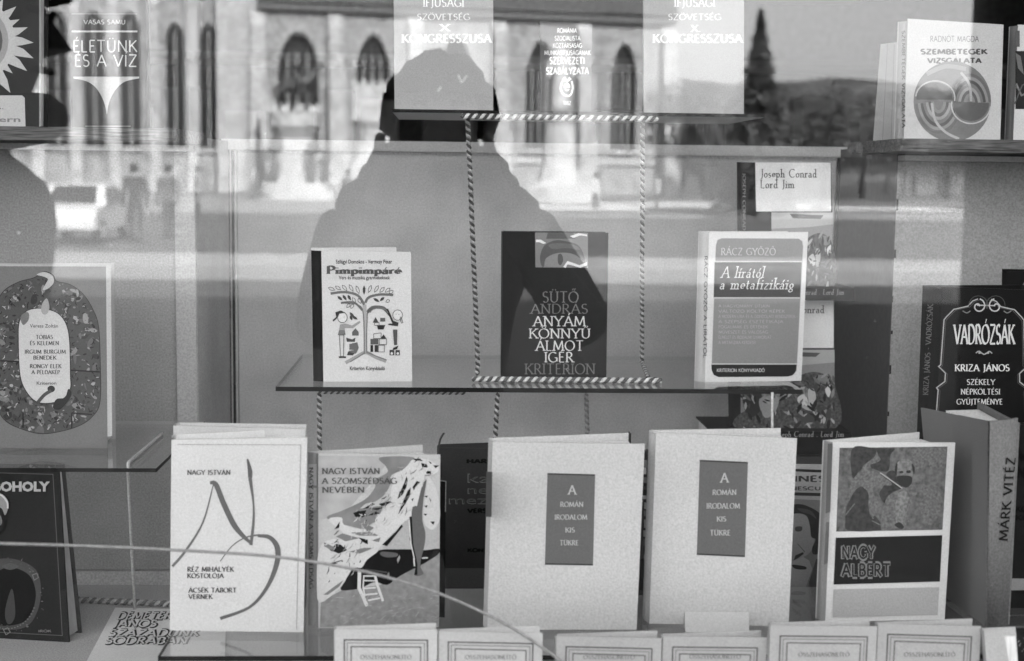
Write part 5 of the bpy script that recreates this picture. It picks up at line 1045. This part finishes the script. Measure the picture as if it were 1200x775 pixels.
def bay(x0, x1, z0, z1, y, wins):
    """a wall bay with pointed openings, reveals, panes, mullions"""
    outer = [Vector((x0, z0, 0)), Vector((x1, z0, 0)), Vector((x1, z1, 0)), Vector((x0, z1, 0))]
    holes = [[Vector((px_, pz_, 0)) for px_, pz_ in arch(*w_)] for w_ in wins]
    allp = outer + sum(holes, [])
    tri = tessellate_polygon([outer] + [h[::-1] for h in holes]) if holes else [(0, 1, 2), (0, 2, 3)]
    allp2 = outer + sum([h[::-1] for h in holes], [])
    b = MB(); b.add([CP(p.x, y, p.y) for p in allp2], [list(t) for t in tri])
    for h in holes:
        n = len(h); b.add([CP(p.x, y, p.y) for p in h] + [CP(p.x, y - .7, p.y) for p in h], [(i, (i + 1) % n, (i + 1) % n + n, i + n) for i in range(n)])
    b.build('wall', STONE, ch)
    for w_ in wins:
        xc, w, a0, zs, za = w_
        b = MB(); b.add([CP(px_, y - .6, pz_) for px_, pz_ in arch(*w_)], [list(range(len(arch(*w_))))])
        wo_ = b.build('window', PANE, ch)
        b = MB(); nm = 3 if w > 2 else 1
        for k in range(1, nm + 1):
            xm = xc - w / 2 + w * k / (nm + 1); cbox(b, xm - .07, xm + .07, y - .58, y - .45, a0, zs + (za - zs) * (.5 if nm > 1 else .9))
        if w > 2: cbox(b, xc - w / 2, xc + w / 2, y - .579, y - .451, (a0 + zs) / 2 - .08, (a0 + zs) / 2 + .08)
        b.build('tracery', STONE, wo_)
        pts = [CP(px_, y + .05, pz_) for px_, pz_ in arch(xc, w + .5, a0 - .0, zs, za + .35)[2:]]
        b = MB(); b.tube(pts, .16, 5); b.build('frame', STONE2, wo_)
        b = MB(); cbox(b, xc - w / 2 - .3, xc + w / 2 + .3, y - .3, y + .25, a0 - .3, a0 - .02); b.build('sill', STONE2, wo_)
pxw = [350, 437, 533, 632, 729]; ww_ = [3.2, 2.7, 2.7, 2.5, 2.2]
bx_ = [cx_of(p) for p in (302, 393, 485, 582, 680, 778)]
EZ = 14.4
for i in range(5):
    bay(bx_[i], bx_[i + 1], 0, EZ, 0, [(cx_of(pxw[i]), ww_[i], 3.8 if i != 1 else 8.0, 9.6, 12.6)])
for i, x in enumerate(bx_):
    b = MB(); w_ = .75
    cbox(b, x - w_, x + w_, -.2, 2.4, 0, 5.2); cbox(b, x - w_ * .9, x + w_ * .9, -.2, 1.8, 5.2, 9.6); cbox(b, x - w_ * .8, x + w_ * .8, -.2, 1.1, 9.6, 13.2)
    b.hexa([CP(x - w_ * .8, 1.1, 13.2), CP(x + w_ * .8, 1.1, 13.2), CP(x + w_ * .8, -.2, 13.2), CP(x - w_ * .8, -.2, 13.2), CP(x - w_ * .8, .0, 14.3), CP(x + w_ * .8, .0, 14.3), CP(x + w_ * .8, -.2, 14.3), CP(x - w_ * .8, -.2, 14.3)])
    b.build('buttress', STONE2, ch)
b = MB(); cbox(b, bx_[0], bx_[-1] + .7, .0, .5, EZ, EZ + .7); b.build('cornice', mat(.12, .9, .1, 2), ch)
b = MB(); cbox(b, bx_[0], bx_[-1], -.1, .22, 2.6, 2.95); b.build('string_course', STONE2, ch)
b = MB(); b.add([CP(bx_[0], .8, EZ + .7), CP(bx_[-1] + .8, .8, EZ + .7), CP(bx_[-1] + .2, -11, 30), CP(bx_[0], -11, 30)], [(0, 1, 2, 3)]); b.add([CP(bx_[-1] + .8, .8, EZ + .7), CP(bx_[-1] + .8, -22, EZ + .7), CP(bx_[-1] + .2, -11, 30)], [(0, 1, 2)])
b.build('roof', TILE, ch)
b = MB(); cbox(b, bx_[-1] - .3, bx_[-1], -22, -.01, 0, EZ); b.build('side_wall', STONE, ch)
# taller west part with narrow lancets
lx = [cx_of(p) for p in (-110, 25, 70, 113, 155, 207, 246)]
edges = [cx_of(p) for p in (-200, -10, 48, 92, 136, 182, 226, 268)]
bay(edges[0], edges[1], 0, 21, .6, [(lx[0], 2.6, 4, 10, 13)])
for i in range(1, 7):
    bay(edges[i], edges[i + 1], 0, 21, .6, [(lx[i], 1.5 if i < 5 else 1.35, 3.4, 11.6 if i > 4 else 12.2, 12.9 if i > 4 else 13.6)])
for i, x in enumerate(edges[1:]):
    b = MB(); w_ = .42 if i < 6 else .95
    cbox(b, x - w_, x + w_, .4, 1.6 if i < 6 else 2.8, 0, 16.5); b.build('buttress', STONE2, ch)
xq = cx_of(302)
b = MB(); cbox(b, edges[7] + .96, xq - .76, -.1, 1.4, 0, 20); b.build('stair_turret', STONE2, ch)
b = MB(); cbox(b, edges[0], xq - .76, .6, .9, 15.2, 15.9); b.build('string_course', mat(.2, .9), ch)
b = MB(); cbox(b, edges[0], xq - .75, -20, .59, 20.9, 21.4); b.build('roof', TILE, ch)

# --- people
def person(label, base, H, face, pose, cloth, cat='person', skin=.35, hair_m=.03, camera=False, hairsize=1.0, group=None, bag=False, lower=None):
    """one continuous skinned figure; pose gives hand and foot targets in the figure's own frame (x right, y forward)"""
    e = empty('person', base, label, cat, group, rz=face)
    M = WM[e.name]
    J, E_, Rd = [], [], []
    def j(x, y, z, r, par=None):
        J.append(Vector((x, y, z)) * H); Rd.append(r * H if not isinstance(r, tuple) else (r[0] * H, r[1] * H))
        if par is not None: E_.append((par, len(J) - 1))
        return len(J) - 1
    pel = j(0, 0, .52, (.085, .062)); wa = j(0, .005, .60, (.074, .056), pel); chs = j(0, .0, .70, (.088, .062), wa); sh = j(0, -.005, .785, (.085, .05), chs)
    nk = j(0, 0, .835, .032, sh); hf = pose.get('head', 0); hb = j(0, .008 + hf * .6, .875, .036, nk)
    hd = j(0, .012 + hf, .925, .050, hb); ht = j(0, .006 + hf, .962, .040, hd)
    for s_ in (-1, 1):
        hip = j(s_ * .052, 0, .49, .052, pel); fx, fy = pose.get('footR' if s_ > 0 else 'footL', (s_ * .06, 0))
        kn = j(s_ * .058 * .5 + fx * .5, fy * .5 + .012, .27, .034, hip); an = j(fx, fy, .05, .024, kn); j(fx + s_ * .012, fy + .085, .018, .019, an)
        shd = j(s_ * .105, 0, .79, .042, sh)
        hx, hy, hz = pose.get('handR' if s_ > 0 else 'handL', (s_ * .14, .03, .42)); ex, ey, ez = pose.get('elbR' if s_ > 0 else 'elbL', (s_ * .14, -.01, .61))
        el = j(ex, ey, ez, .033, shd); wr = j(hx, hy, hz, .017, el)
        d = (Vector((hx, hy, hz)) - Vector((ex, ey, ez))).normalized(); sd = d.cross(Vector((0, 1, .2))).normalized() * s_
        pm = Vector((hx, hy, hz)) + d * .03; pa = j(*pm, .017, wr)
        for k, L in enumerate((.032, .038, .040, .034)):
            o_ = sd * (.010 * (k - 1.5)); f1 = j(*(pm + o_ + d * .022), .0062, pa); j(*(pm + o_ * 1.05 + d * (.022 + L) + Vector((0, .008, -.004))), .0048, f1)
        t1 = j(*(Vector((hx, hy, hz)) + d * .022 - sd * .022), .0068, wr); j(*(Vector((hx, hy, hz)) + d * .045 - sd * .030), .0055, t1)
    me = bpy.data.meshes.new('body'); me.from_pydata(J, E_, [])
    tmp = bpy.data.objects.new('body', me); COL.objects.link(tmp)
    sk = tmp.modifiers.new('s', 'SKIN'); sk.use_smooth_shade = True
    for i, v in enumerate(me.skin_vertices[0].data): v.radius = Rd[i] if isinstance(Rd[i], tuple) else (Rd[i], Rd[i])
    me.skin_vertices[0].data[0].use_root = True
    ss = tmp.modifiers.new('u', 'SUBSURF'); ss.levels = 2; ss.render_levels = 2
    dg = bpy.context.evaluated_depsgraph_get(); dg.update()
    nm = bpy.data.meshes.new_from_object(tmp.evaluated_get(dg)); bpy.data.objects.remove(tmp)
    nm.materials.clear(); nm.materials.append(mat(cloth, .85, .15, 60)); nm.materials.append(mat(skin, .6, .05, 60)); nm.materials.append(mat(lower if lower is not None else cloth, .85, .15, 60))
    for p in nm.polygons:
        c = p.center / H
        hand = min((c - Vector(pose.get('handR', (.14, .03, .42)))).length, (c - Vector(pose.get('handL', (-.14, .03, .42)))).length) < .0 or any((c - (J[i] / H)).length < .03 for i in range(len(J)) if isinstance(Rd[i], float) and Rd[i] < .0175 * H + 1e-6 and J[i].z > .1 * H)
        p.material_index = 1 if (c.z > .835 or (hand and c.z > .3)) else (2 if c.z < .5 else 0)
    bo = bpy.data.objects.new('body', nm); COL.objects.link(bo); bo.parent = e; WM[bo.name] = M
    # face: nose, eyes, ears, mouth as relief; hair cap
    L2W = lambda v: M @ ((Vector(v) + Vector((0, hf, 0))) * H)
    b = MB(); b.add([L2W(v) for v in ((-.009, .046, .903), (.009, .046, .903), (0, .070, .908), (0, .050, .938))], [(0, 1, 2), (1, 3, 2), (3, 0, 2)]); b.build('nose', mat(skin, .6, .05, 60), e)
    for s_ in (-1, 1):
        b = MB(); b.tube([L2W((s_ * .052, .005, .905)), L2W((s_ * .058, .0, .92)), L2W((s_ * .054, .0, .937))], .007 * H, 6); b.build('ear', mat(skin, .6, .05, 60), e)
        b = MB(); b.tube([L2W((s_ * .012, .052, .936)), L2W((s_ * .028, .047, .936))], .0035 * H, 6); b.build('eye', mat(.04, .4), e)
    b = MB(); b.tube([L2W((-.018, .047, .893)), L2W((0, .054, .892)), L2W((.018, .047, .893))], .003 * H, 6); b.build('mouth', mat(skin * .6, .5), e)
    rr = random.Random(len(label)); vs, fs = [], []; n, m_ = 20, 12
    for a in range(m_ + 1):
        ph = math.pi * .62 * a / m_
        for c in range(n):
            th = 2 * math.pi * c / n; fr = math.sin(th)
            r_ = (.060 + .010 * (hairsize - 1) * 6) * (1 + rr.uniform(-.05, .12) + .02 * math.sin(3 * th + a)); z_ = .925 + r_ * 1.08 * math.cos(ph)
            if fr > .3 and z_ < .945: z_ = .945 + rr.uniform(0, .004)
            vs.append(L2W((r_ * math.sin(ph) * math.cos(th), -.002 + r_ * 1.06 * math.sin(ph) * math.sin(th) * (.95 if fr > 0 else 1.05), z_)))
    for a in range(m_):
        for c in range(n): fs.append((a * n + c, a * n + (c + 1) % n, (a + 1) * n + (c + 1) % n, (a + 1) * n + c))
    mesh('hair', vs, fs, mat(hair_m, .7, .3, 200), e, smooth=True)
    L2W = lambda v: M @ (Vector(v) * H)
    if bag:
        b = MB(); b.tube([L2W((.052 * math.sin(a_), .012 + .050 * math.cos(a_) * (1.0 if math.cos(a_) > 0 else .9), .850 + .008 * math.cos(a_))) for a_ in [q_ * math.pi / 10 for q_ in range(21)]], .018 * H, 10); b.build('scarf', mat(cloth, .9, .2, 60), e, smooth=True)
    if pose.get('collar'):
        for zz_, rr_, tt_ in ((.868, .048, .024), (.848, .055, .028), (.822, .072, .032)):
            b = MB(); b.tube([L2W((rr_ * 1.12 * math.sin(a_), .004 + rr_ * .8 * math.cos(a_), zz_ + .004 * math.sin(3 * a_))) for a_ in [q_ * math.pi / 10 for q_ in range(21)]], tt_ * H, 10); b.build('coat_collar', mat(cloth, .9, .2, 60), e, smooth=True)
    return e
# the photographer, dark against the bright square
person('photographer with bushy hair holding a camera up, reflected in the glass', (-.018, -.17, .12), 1.66, 0, {'handR': (.050, .075, .852), 'elbR': (.165, .05, .69), 'handL': (-.050, .075, .852), 'elbL': (-.125, .055, .68), 'collar': True}, .05, hair_m=.02, hairsize=1.0, bag=True)
c = empty('camera', (0, -.05, 1.52), 'small film camera held up by the photographer', 'camera')
b = MB(); b.box(-.07, .07, -.075, -.04, 1.51, 1.59); b.build('camera_body', mat(.03, .4), c)
b = MB(); b.tube([(0, -.04, 1.55), (0, -.008, 1.55)], .027, 20); b.build('lens', mat(.02, .3), c)
# bystander on the left in profile
bx0 = mir(-8, 100, 1.95)
person('tall bystander in dark coat seen in profile close to the left edge of the glass', (bx0.x - .046, bx0.y, .12), 1.75, R(-90), {'footR': (.05, .05), 'footL': (-.05, -.03), 'head': .016}, .03, hair_m=.02, hairsize=1.1, skin=.18, bag=True)
for k, (px, V, f, cl, lo, ps, lab) in enumerate(((158, 31, R(170), .05, .04, {'footR': (.05, .09), 'footL': (-.05, -.08)}, 'walker in dark clothes beside the pale parked car'), (197, 33, R(150), .09, .04, {'footR': (.05, -.07), 'footL': (-.05, .08)}, 'second walker in grey clothes crossing the sunny paving'), (232, 46, R(60), .3, .06, {'footR': (.05, .07), 'footL': (-.05, -.06)}, 'walker in a mid grey coat just left of the rider monument'), (408, 52, R(200), .12, .05, {'footR': (.05, -.05), 'footL': (-.05, .07)}, 'dark walker between the rider monument and the stone pillar'), (698, 58, R(120), .5, .08, {'footR': (.05, .05), 'footL': (-.05, -.07)}, 'walker in a pale jacket right of the photographer'), (770, 62, R(80), .6, .1, {'footR': (.05, .06), 'footL': (-.05, -.05)}, 'distant walker in a white shirt near the trees'))):
    p = mir(px, 230, V); p.z = .02
    person(lab, p, 1.72, f, ps, cl, lower=lo)
# dark column added close by at the right to block bright reflections
p = mir(1262, 200, 3.2); e = empty('added_column', (p.x, p.y, .12), 'dark cylindrical column added on the pavement to block reflections at the right', 'column')
rad = abs(p.x - mir(1140, 200, 3.2).x)
b = MB(); b.tube([(p.x, p.y, .12), (p.x, p.y, 2.9)], rad, 40); b.build('drum', mat(.03, .7), e, smooth=False)
b = MB(); b.tube([(p.x, p.y, .121), (p.x, p.y, .4)], rad + .04, 40); b.build('plinth', mat(.05, .7), e)
b = MB(); b.tube([(p.x, p.y, 2.901), (p.x, p.y, 3.02), (p.x, p.y, 3.3)], [rad + .08, rad + .08, .05], 40); b.build('cap', mat(.05, .7), e)

# --- monument with a rider
BRZ = mat(.05, .5, .2, 3, spec=.5)
mo = mir(346, 206, 86); mo.z = .02
e = empty('monument', mo, 'stone monument with a dark bronze rider on a crenellated pedestal before the church', 'monument')
MS = mat(.42, .85, .1, 2, blot=.1)
def lathe_oct(name, prof, c, m, par, k=8):
    b = MB(); b.tube([(c.x, c.y, z) for r_, z in prof], [r_ for r_, z in prof], k); return b.build(name, m, par)
lathe_oct('steps', [(3.4, .02), (3.4, .5), (2.6, .5), (2.6, 1.0), (1.9, 1.0), (1.9, 1.6)], mo, MS, e)
lathe_oct('pedestal', [(1.25, 1.6), (1.2, 3.6), (1.5, 4.2), (1.6, 4.3), (1.6, 5.1)], mo, MS, e, 12)
for k in range(10):
    a = 2 * math.pi * k / 10; b = MB(); c_ = mo + Vector((1.4 * math.cos(a), 1.4 * math.sin(a), 0)); b.box(c_.x - .22, c_.x + .22, c_.y - .22, c_.y + .22, 5.1, 5.55); b.build('merlon', MS, e)
def skin_mesh(name, J, E_, Rd, m, par, M=Matrix()):
    me = bpy.data.meshes.new(name); me.from_pydata([M @ Vector(p) for p in J], E_, []); tmp = bpy.data.objects.new(name, me); COL.objects.link(tmp)
    tmp.modifiers.new('s', 'SKIN'); 
    for i, v in enumerate(me.skin_vertices[0].data): v.radius = (Rd[i], Rd[i])
    me.skin_vertices[0].data[0].use_root = True
    ss = tmp.modifiers.new('u', 'SUBSURF'); ss.levels = 1; ss.render_levels = 1
    dg = bpy.context.evaluated_depsgraph_get(); dg.update(); nm = bpy.data.meshes.new_from_object(tmp.evaluated_get(dg)); bpy.data.objects.remove(tmp)
    nm.materials.clear(); nm.materials.append(m)
    for p in nm.polygons: p.use_smooth = True
    inv = WM[par.name].inverted(); nm.transform(inv)
    o = bpy.data.objects.new(name, nm); COL.objects.link(o); o.parent = par; WM[o.name] = WM[par.name]; return o
T = Matrix.Translation(mo + Vector((0, 0, 5.15)))
J = [(-.2, 0, 1.75), (.5, 0, 1.8), (.95, 0, 1.95), (1.3, 0, 2.5), (1.45, 0, 2.85), (1.75, 0, 2.6), (-.8, 0, 1.75), (-1.15, 0, 1.5), (-1.3, 0, .9)]
E_ = [(0, 1), (1, 2), (2, 3), (3, 4), (4, 5), (0, 6), (6, 7), (7, 8)]; Rd = [.42, .42, .38, .24, .2, .12, .42, .12, .08]
for x, s_, lift in ((.6, .22, 0), (.75, -.22, .35), (-.85, .24, 0), (-.7, -.24, 0)):
    par = 1 if x > 0 else 6; n0 = len(J)
    J += [(x, s_, 1.2 + lift * .5), (x + (.12 if x > 0 else -.18), s_, .7 + lift), (x + (.1 if x > 0 else -.05), s_, .08 + lift)]; Rd += [.2, .1, .08]; E_ += [(par, n0), (n0, n0 + 1), (n0 + 1, n0 + 2)]
skin_mesh('horse', J, E_, Rd, BRZ, e, T)
J = [(-.1, 0, 2.25), (-.1, 0, 2.6), (-.08, 0, 3.0), (-.05, 0, 3.25), (-.02, 0, 3.5), (0, 0, 3.62)]; E_ = [(0, 1), (1, 2), (2, 3), (3, 4), (4, 5)]; Rd = [.3, .25, .32, .12, .2, .16]
for s_ in (-1, 1):
    n0 = len(J); J += [(-.05, s_ * .35, 3.0), (.1, s_ * .5, 2.6), (.45, s_ * .3, 2.5), (.1, s_ * .42, 2.2), (.35, s_ * .52, 1.6), (.25, s_ * .52, 1.0), (.45, s_ * .52, .95)]
    Rd += [.14, .1, .08, .2, .14, .1, .08]; E_ += [(2, n0), (n0, n0 + 1), (n0 + 1, n0 + 2), (0, n0 + 3), (n0 + 3, n0 + 4), (n0 + 4, n0 + 5), (n0 + 5, n0 + 6)]
skin_mesh('rider', J, E_, Rd, BRZ, e, T)
for sx_, hh in ((-2.3, 1.0), (2.3, 1.0), (-1.3, 1.25), (1.4, 1.2)):
    dy_ = 1.0 if abs(sx_) > 2 else 2.0
    skin_mesh('standing_figure', [(0, 0, 1.0), (0, 0, 1.6), (0, 0, 2.2), (0, 0, 2.6), (0, 0, 2.85), (0, 0, 3.05), (-.3, .1, 2.4), (-.35, .3, 2.0), (.3, .1, 2.4), (.4, .2, 2.9)], [(0, 1), (1, 2), (2, 3), (3, 4), (4, 5), (3, 6), (6, 7), (3, 8), (8, 9)], [.34, .28, .2, .26, .1, .15, .1, .07, .1, .07], BRZ, e, Matrix.Translation(mo + Vector((sx_ * .8, dy_, -.2))) @ Matrix.Scale(hh, 4))
b = MB(); b.tube([mo + Vector((.45, -.3, 7.4)), mo + Vector((.7, -.5, 8.9))], .05, 6); b.build('flag_pole', BRZ, e)
m2 = mir(437, 206, 84); m2.z = .02
e = empty('stone_pillar', m2, 'squat pale stone pillar with a wide block on top beside the rider monument', 'pillar')
b = MB(); b.box(m2.x - 1.15, m2.x + 1.15, m2.y - 1, m2.y + 1, 4.6, 6.7); b.build('block', MS, e)
lathe_oct('shaft', [(1.9, .02), (1.8, 1.2), (1.2, 2.4), (1.0, 3.2), (1.05, 4.1), (1.3, 4.6)], m2, MS, e, 10)
for k in range(5): b = MB(); x_ = m2.x - 1.0 + k * .5; b.box(x_ - .13, x_ + .13, m2.y + .6, m2.y + 1.05, 6.7, 6.95); b.build('merlon', MS, e)
m3 = mir(655, 206, 80); m3.z = .02
e = empty('stone_statue', m3, 'pale weathered stone figure on a tall plinth to the right of the photographer', 'statue')
lathe_oct('plinth', [(2.4, .02), (2.3, .9), (1.3, 1.2), (1.0, 2.2), (.9, 4.4), (1.1, 4.8)], m3, MS, e, 10)
skin_mesh('figure', [(0, 0, 4.9), (0, 0, 6.2), (0, 0, 7.4), (0, 0, 8.0), (0, 0, 8.6), (0, 0, 9.1), (-.6, 0, 7.8), (-.7, .2, 6.9), (.6, 0, 7.8), (.75, .2, 7.0)], [(0, 1), (1, 2), (2, 3), (3, 4), (4, 5), (3, 6), (6, 7), (3, 8), (8, 9)], [.6, .55, .42, .5, .2, .28, .2, .15, .2, .15], MS, e, Matrix.Translation(m3))

# --- parked cars
def car(label, p, rz, body, s=1.0, group='cars parked on the square'):
    e = empty('parked_car', p, label, 'car', group, rz=rz); M = WM[e.name]
    def sec(ps, x): return [M @ Vector((x, y * s, z * s)) for y, z in ps]
    L = 1.95
    prof = [(-2.0, .35), (-2.02, .62), (-1.9, .82), (-1.0, .92), (-.45, 1.38), (.75, 1.42), (1.35, .98), (1.95, .92), (2.05, .6), (2.0, .35)]
    b = MB(); n = len(prof)
    xs_ = (-.78, -.7, .7, .78)
    vs = []
    for x in xs_:
        for y, z in prof:
            k_ = .82 if z > 1.2 else 1.0; vs.append(M @ Vector((x * k_ * s, y * s * (1 if abs(x) < .75 else .97), z * s)))
    fs = [list(range(n)), list(range(3 * n, 4 * n))[::-1]]
    for a in range(3):
        for i in range(n): fs.append((a * n + i, (a + 1) * n + i, (a + 1) * n + (i + 1) % n, a * n + (i + 1) % n))
    b.add(vs, fs); b.build('body', mat(body, .3, .02, 10, spec=.6), e)
    for y0, z0, y1, z1, nm in ((-.99, .945, -.5, 1.345, 'windscreen'), (.80, 1.385, 1.31, 1.02, 'rear_window')):
        b = MB(); o_ = -.012 if nm == 'windscreen' else .012
        b.prism([M @ Vector((x * s, y * s + o_, z * s + .012)) for x, y, z in ((-.58, y0, z0), (.58, y0, z0), (.50, y1, z1), (-.50, y1, z1))], M.to_3x3() @ Vector((0, 0, .008))); b.build(nm, mat(.03, .1, .0, 10, spec=.8), e)
    for sx_ in (-1, 1):
        b = MB(); b.prism([M @ Vector((sx_ * .72 * s * q_, y * s, z * s)) for y, z, q_ in ((-.8, .95, 1.09), (1.15, .98, 1.09), (.72, 1.34, .93), (-.42, 1.32, .93))], M.to_3x3() @ Vector((sx_ * .01, 0, 0))); b.build('side_window', mat(.03, .1, .0, 10, spec=.8), e)
        b = MB(); c0 = M @ Vector((sx_ * .55 * s, -2.01 * s, .68 * s)); c1_ = M @ Vector((sx_ * .55 * s, -2.06 * s, .68 * s)); b.tube([c0, c1_], .1 * s, 12); b.build('headlight', mat(.8, .2), e)
        for y in (-1.3, 1.3):
            b = MB(); b.tube([M @ Vector((sx_ * .62 * s, y * s, .3 * s)), M @ Vector((sx_ * .80 * s, y * s, .3 * s))], .3 * s, 16); w_ = b.build('wheel', mat(.02, .8), e)
            b = MB(); b.tube([M @ Vector((sx_ * .801 * s, y * s, .3 * s)), M @ Vector((sx_ * .815 * s, y * s, .3 * s))], .17 * s, 12); b.build('rim', mat(.5, .3), w_)
    b = MB(); b.box(-.75, .75, -.04, .04, .0, .1); b.xf(M @ Matrix.Translation((0, -2.06 * s, .38 * s))); b.build('bumper', mat(.5, .3), e)
p = mir(96, 230, 31.5); p.z = .008; car('pale small car parked nose towards the shop at left', p, R(180), .6, .9)
for k, (px, V, rz, bd) in enumerate(()):
    p = mir(px, 230, V); p.z = .02
    car(['white car at the edge of the lawn right of the photographer', 'grey car between two pale cars on the square', 'pale car parked before the dark trees', 'bright white car far right on the square'][k], p, R(rz), bd)

# --- trees and bushes
def leaves(n, fn, size, seed):
    rr = random.Random(seed); vs = []; fs = []
    for k in range(n):
        c = fn(rr)
        a = Vector((rr.gauss(0, 1), rr.gauss(0, 1), rr.gauss(0, .6))).normalized(); b_ = a.cross(Vector((rr.gauss(0, 1), rr.gauss(0, 1), rr.gauss(0, 1)))).normalized(); s_ = size * rr.uniform(.6, 1.4)
        i = len(vs); vs += [c - a * s_, c + b_ * s_ * .5, c + a * s_, c - b_ * s_ * .5]; fs.append((i, i + 1, i + 2, i + 3))
    return vs, fs
LEAF = mat(.06, .8, .4, 1.2); LEAF2 = mat(.10, .8, .3, 1.2)
def fir(px, V, H, Wd, label, seed):
    p = mir(px, 206, V); p.z = 0; e = empty('fir_tree', p, label, 'tree', 'trees around the square')
    b = MB(); b.tube([p, p + Vector((0, 0, H * .5)), p + Vector((0, 0, H))], [H * .02, H * .012, .02], 8); b.build('trunk', mat(.06, .9), e)
    def fn(rr):
        t = rr.random() ** .75; t = 1 - t if rr.random() < .0 else rr.uniform(.06, 1) ; tier = (t * 14) % 1
        r_ = Wd / 2 * (1 - t) * (.55 + .45 * (1 - tier)) * math.sqrt(rr.random()) ; a = rr.uniform(0, 6.283)
        return p + Vector((r_ * math.cos(a), r_ * math.sin(a), H * t - r_ * .25))
    vs, fs = leaves(8000 if H > 6 else 1500, fn, H * .016, seed); mesh('crown', vs, fs, LEAF, e)
def broad(px, V, H, Wd, label, seed, m=None):
    p = mir(px, 206, V); p.z = 0; e = empty('leafy_tree', p, label, 'tree', 'trees around the square')
    rr0 = random.Random(seed); b = MB(); b.tube([p, p + Vector((.1, 0, H * .35)), p + Vector((0, 0, H * .6))], [H * .03, H * .022, H * .012], 8)
    cl = []
    for k in range(9):
        a = rr0.uniform(0, 6.283); r_ = Wd * .33 * math.sqrt(rr0.random()); c = p + Vector((r_ * math.cos(a), r_ * math.sin(a), H * rr0.uniform(.42, .86))); cl.append((c, Wd * rr0.uniform(.13, .24)))
        b.tube([p + Vector((0, 0, H * .35)), (p + Vector((0, 0, H * .45)) + c) / 2, c], [H * .012, H * .008, .03], 5)
    b.build('trunk', mat(.06, .9), e)
    def fn(rr):
        c, s_ = rr.choice(cl); v = Vector((rr.gauss(0, 1), rr.gauss(0, 1), rr.gauss(0, 1))).normalized() * s_ * rr.uniform(.55, 1.1); return c + v
    vs, fs = leaves(3200, fn, H * .022, seed); mesh('crown', vs, fs, m or LEAF2, e)
fir(886, 58, 8.3, 5.2, 'tall pointed fir tree at the right end of the church', 1)
fir(303, 80, 4.6, 1.9, 'small pointed fir tree left of the rider monument', 2)
for k, (px, V, H, Wd) in enumerate(((800, 105, 8.5, 8), (835, 112, 7.5, 9), (925, 120, 7.0, 9), (965, 125, 8.2, 10), (1010, 118, 9.0, 10), (1060, 110, 8.6, 9), (1110, 116, 9.0, 10), (1160, 112, 9.2, 11), (1215, 110, 9.0, 10))):
    broad(px, V, H, Wd, ['low round tree just right of the church corner', 'small rounded tree left of the tall fir', 'low tree right of the tall fir', 'rounded tree with a bushy top beyond the road', 'broad leafy tree at the middle of the far tree row', 'leafy tree behind the white disc book reflection', 'dense tree near the right end of the far row', 'wide dark tree at the right of the far row', 'last leafy tree of the far row at right'][k], 20 + k)
rq = random.Random(77)
for k in range(14):
    broad(792 + k * 31, 150 + rq.uniform(-8, 8), rq.uniform(8.8, 11.2), rq.uniform(10, 14), '%s tree from the left in the wood line below the hill' % ['first', 'second', 'third', 'fourth', 'fifth', 'sixth', 'seventh', 'eighth', 'ninth', 'tenth', 'eleventh', 'twelfth', 'thirteenth', 'last'][k], 60 + k, LEAF)
# wooded hill behind
vs = []; fs = []; nx, ny = 60, 14
rr = random.Random(6)
for i in range(nx + 1):
    for k in range(ny + 1):
        x = -60 + 340 * i / nx; y = -170 - 160 * k / ny
        h = 36 * math.sin(math.pi * min(1, k / ny * 1.1)) * (.62 + .25 * math.sin(x * .021 + 1) + .06 * math.sin(x * .11)) * (1 if x > 30 else max(0, (x + 60) / 90)) * .62
        vs.append((x, y, max(-.5, h + rr.uniform(-.5, .5) - .3)))
for i in range(nx):
    for k in range(ny): a = i * (ny + 1) + k; fs.append((a, a + ny + 1, a + ny + 2, a + 1))
hill = mesh('wooded_hill', vs, fs, mat(.07, .9, .4, .12, blot=.3), kind='structure')
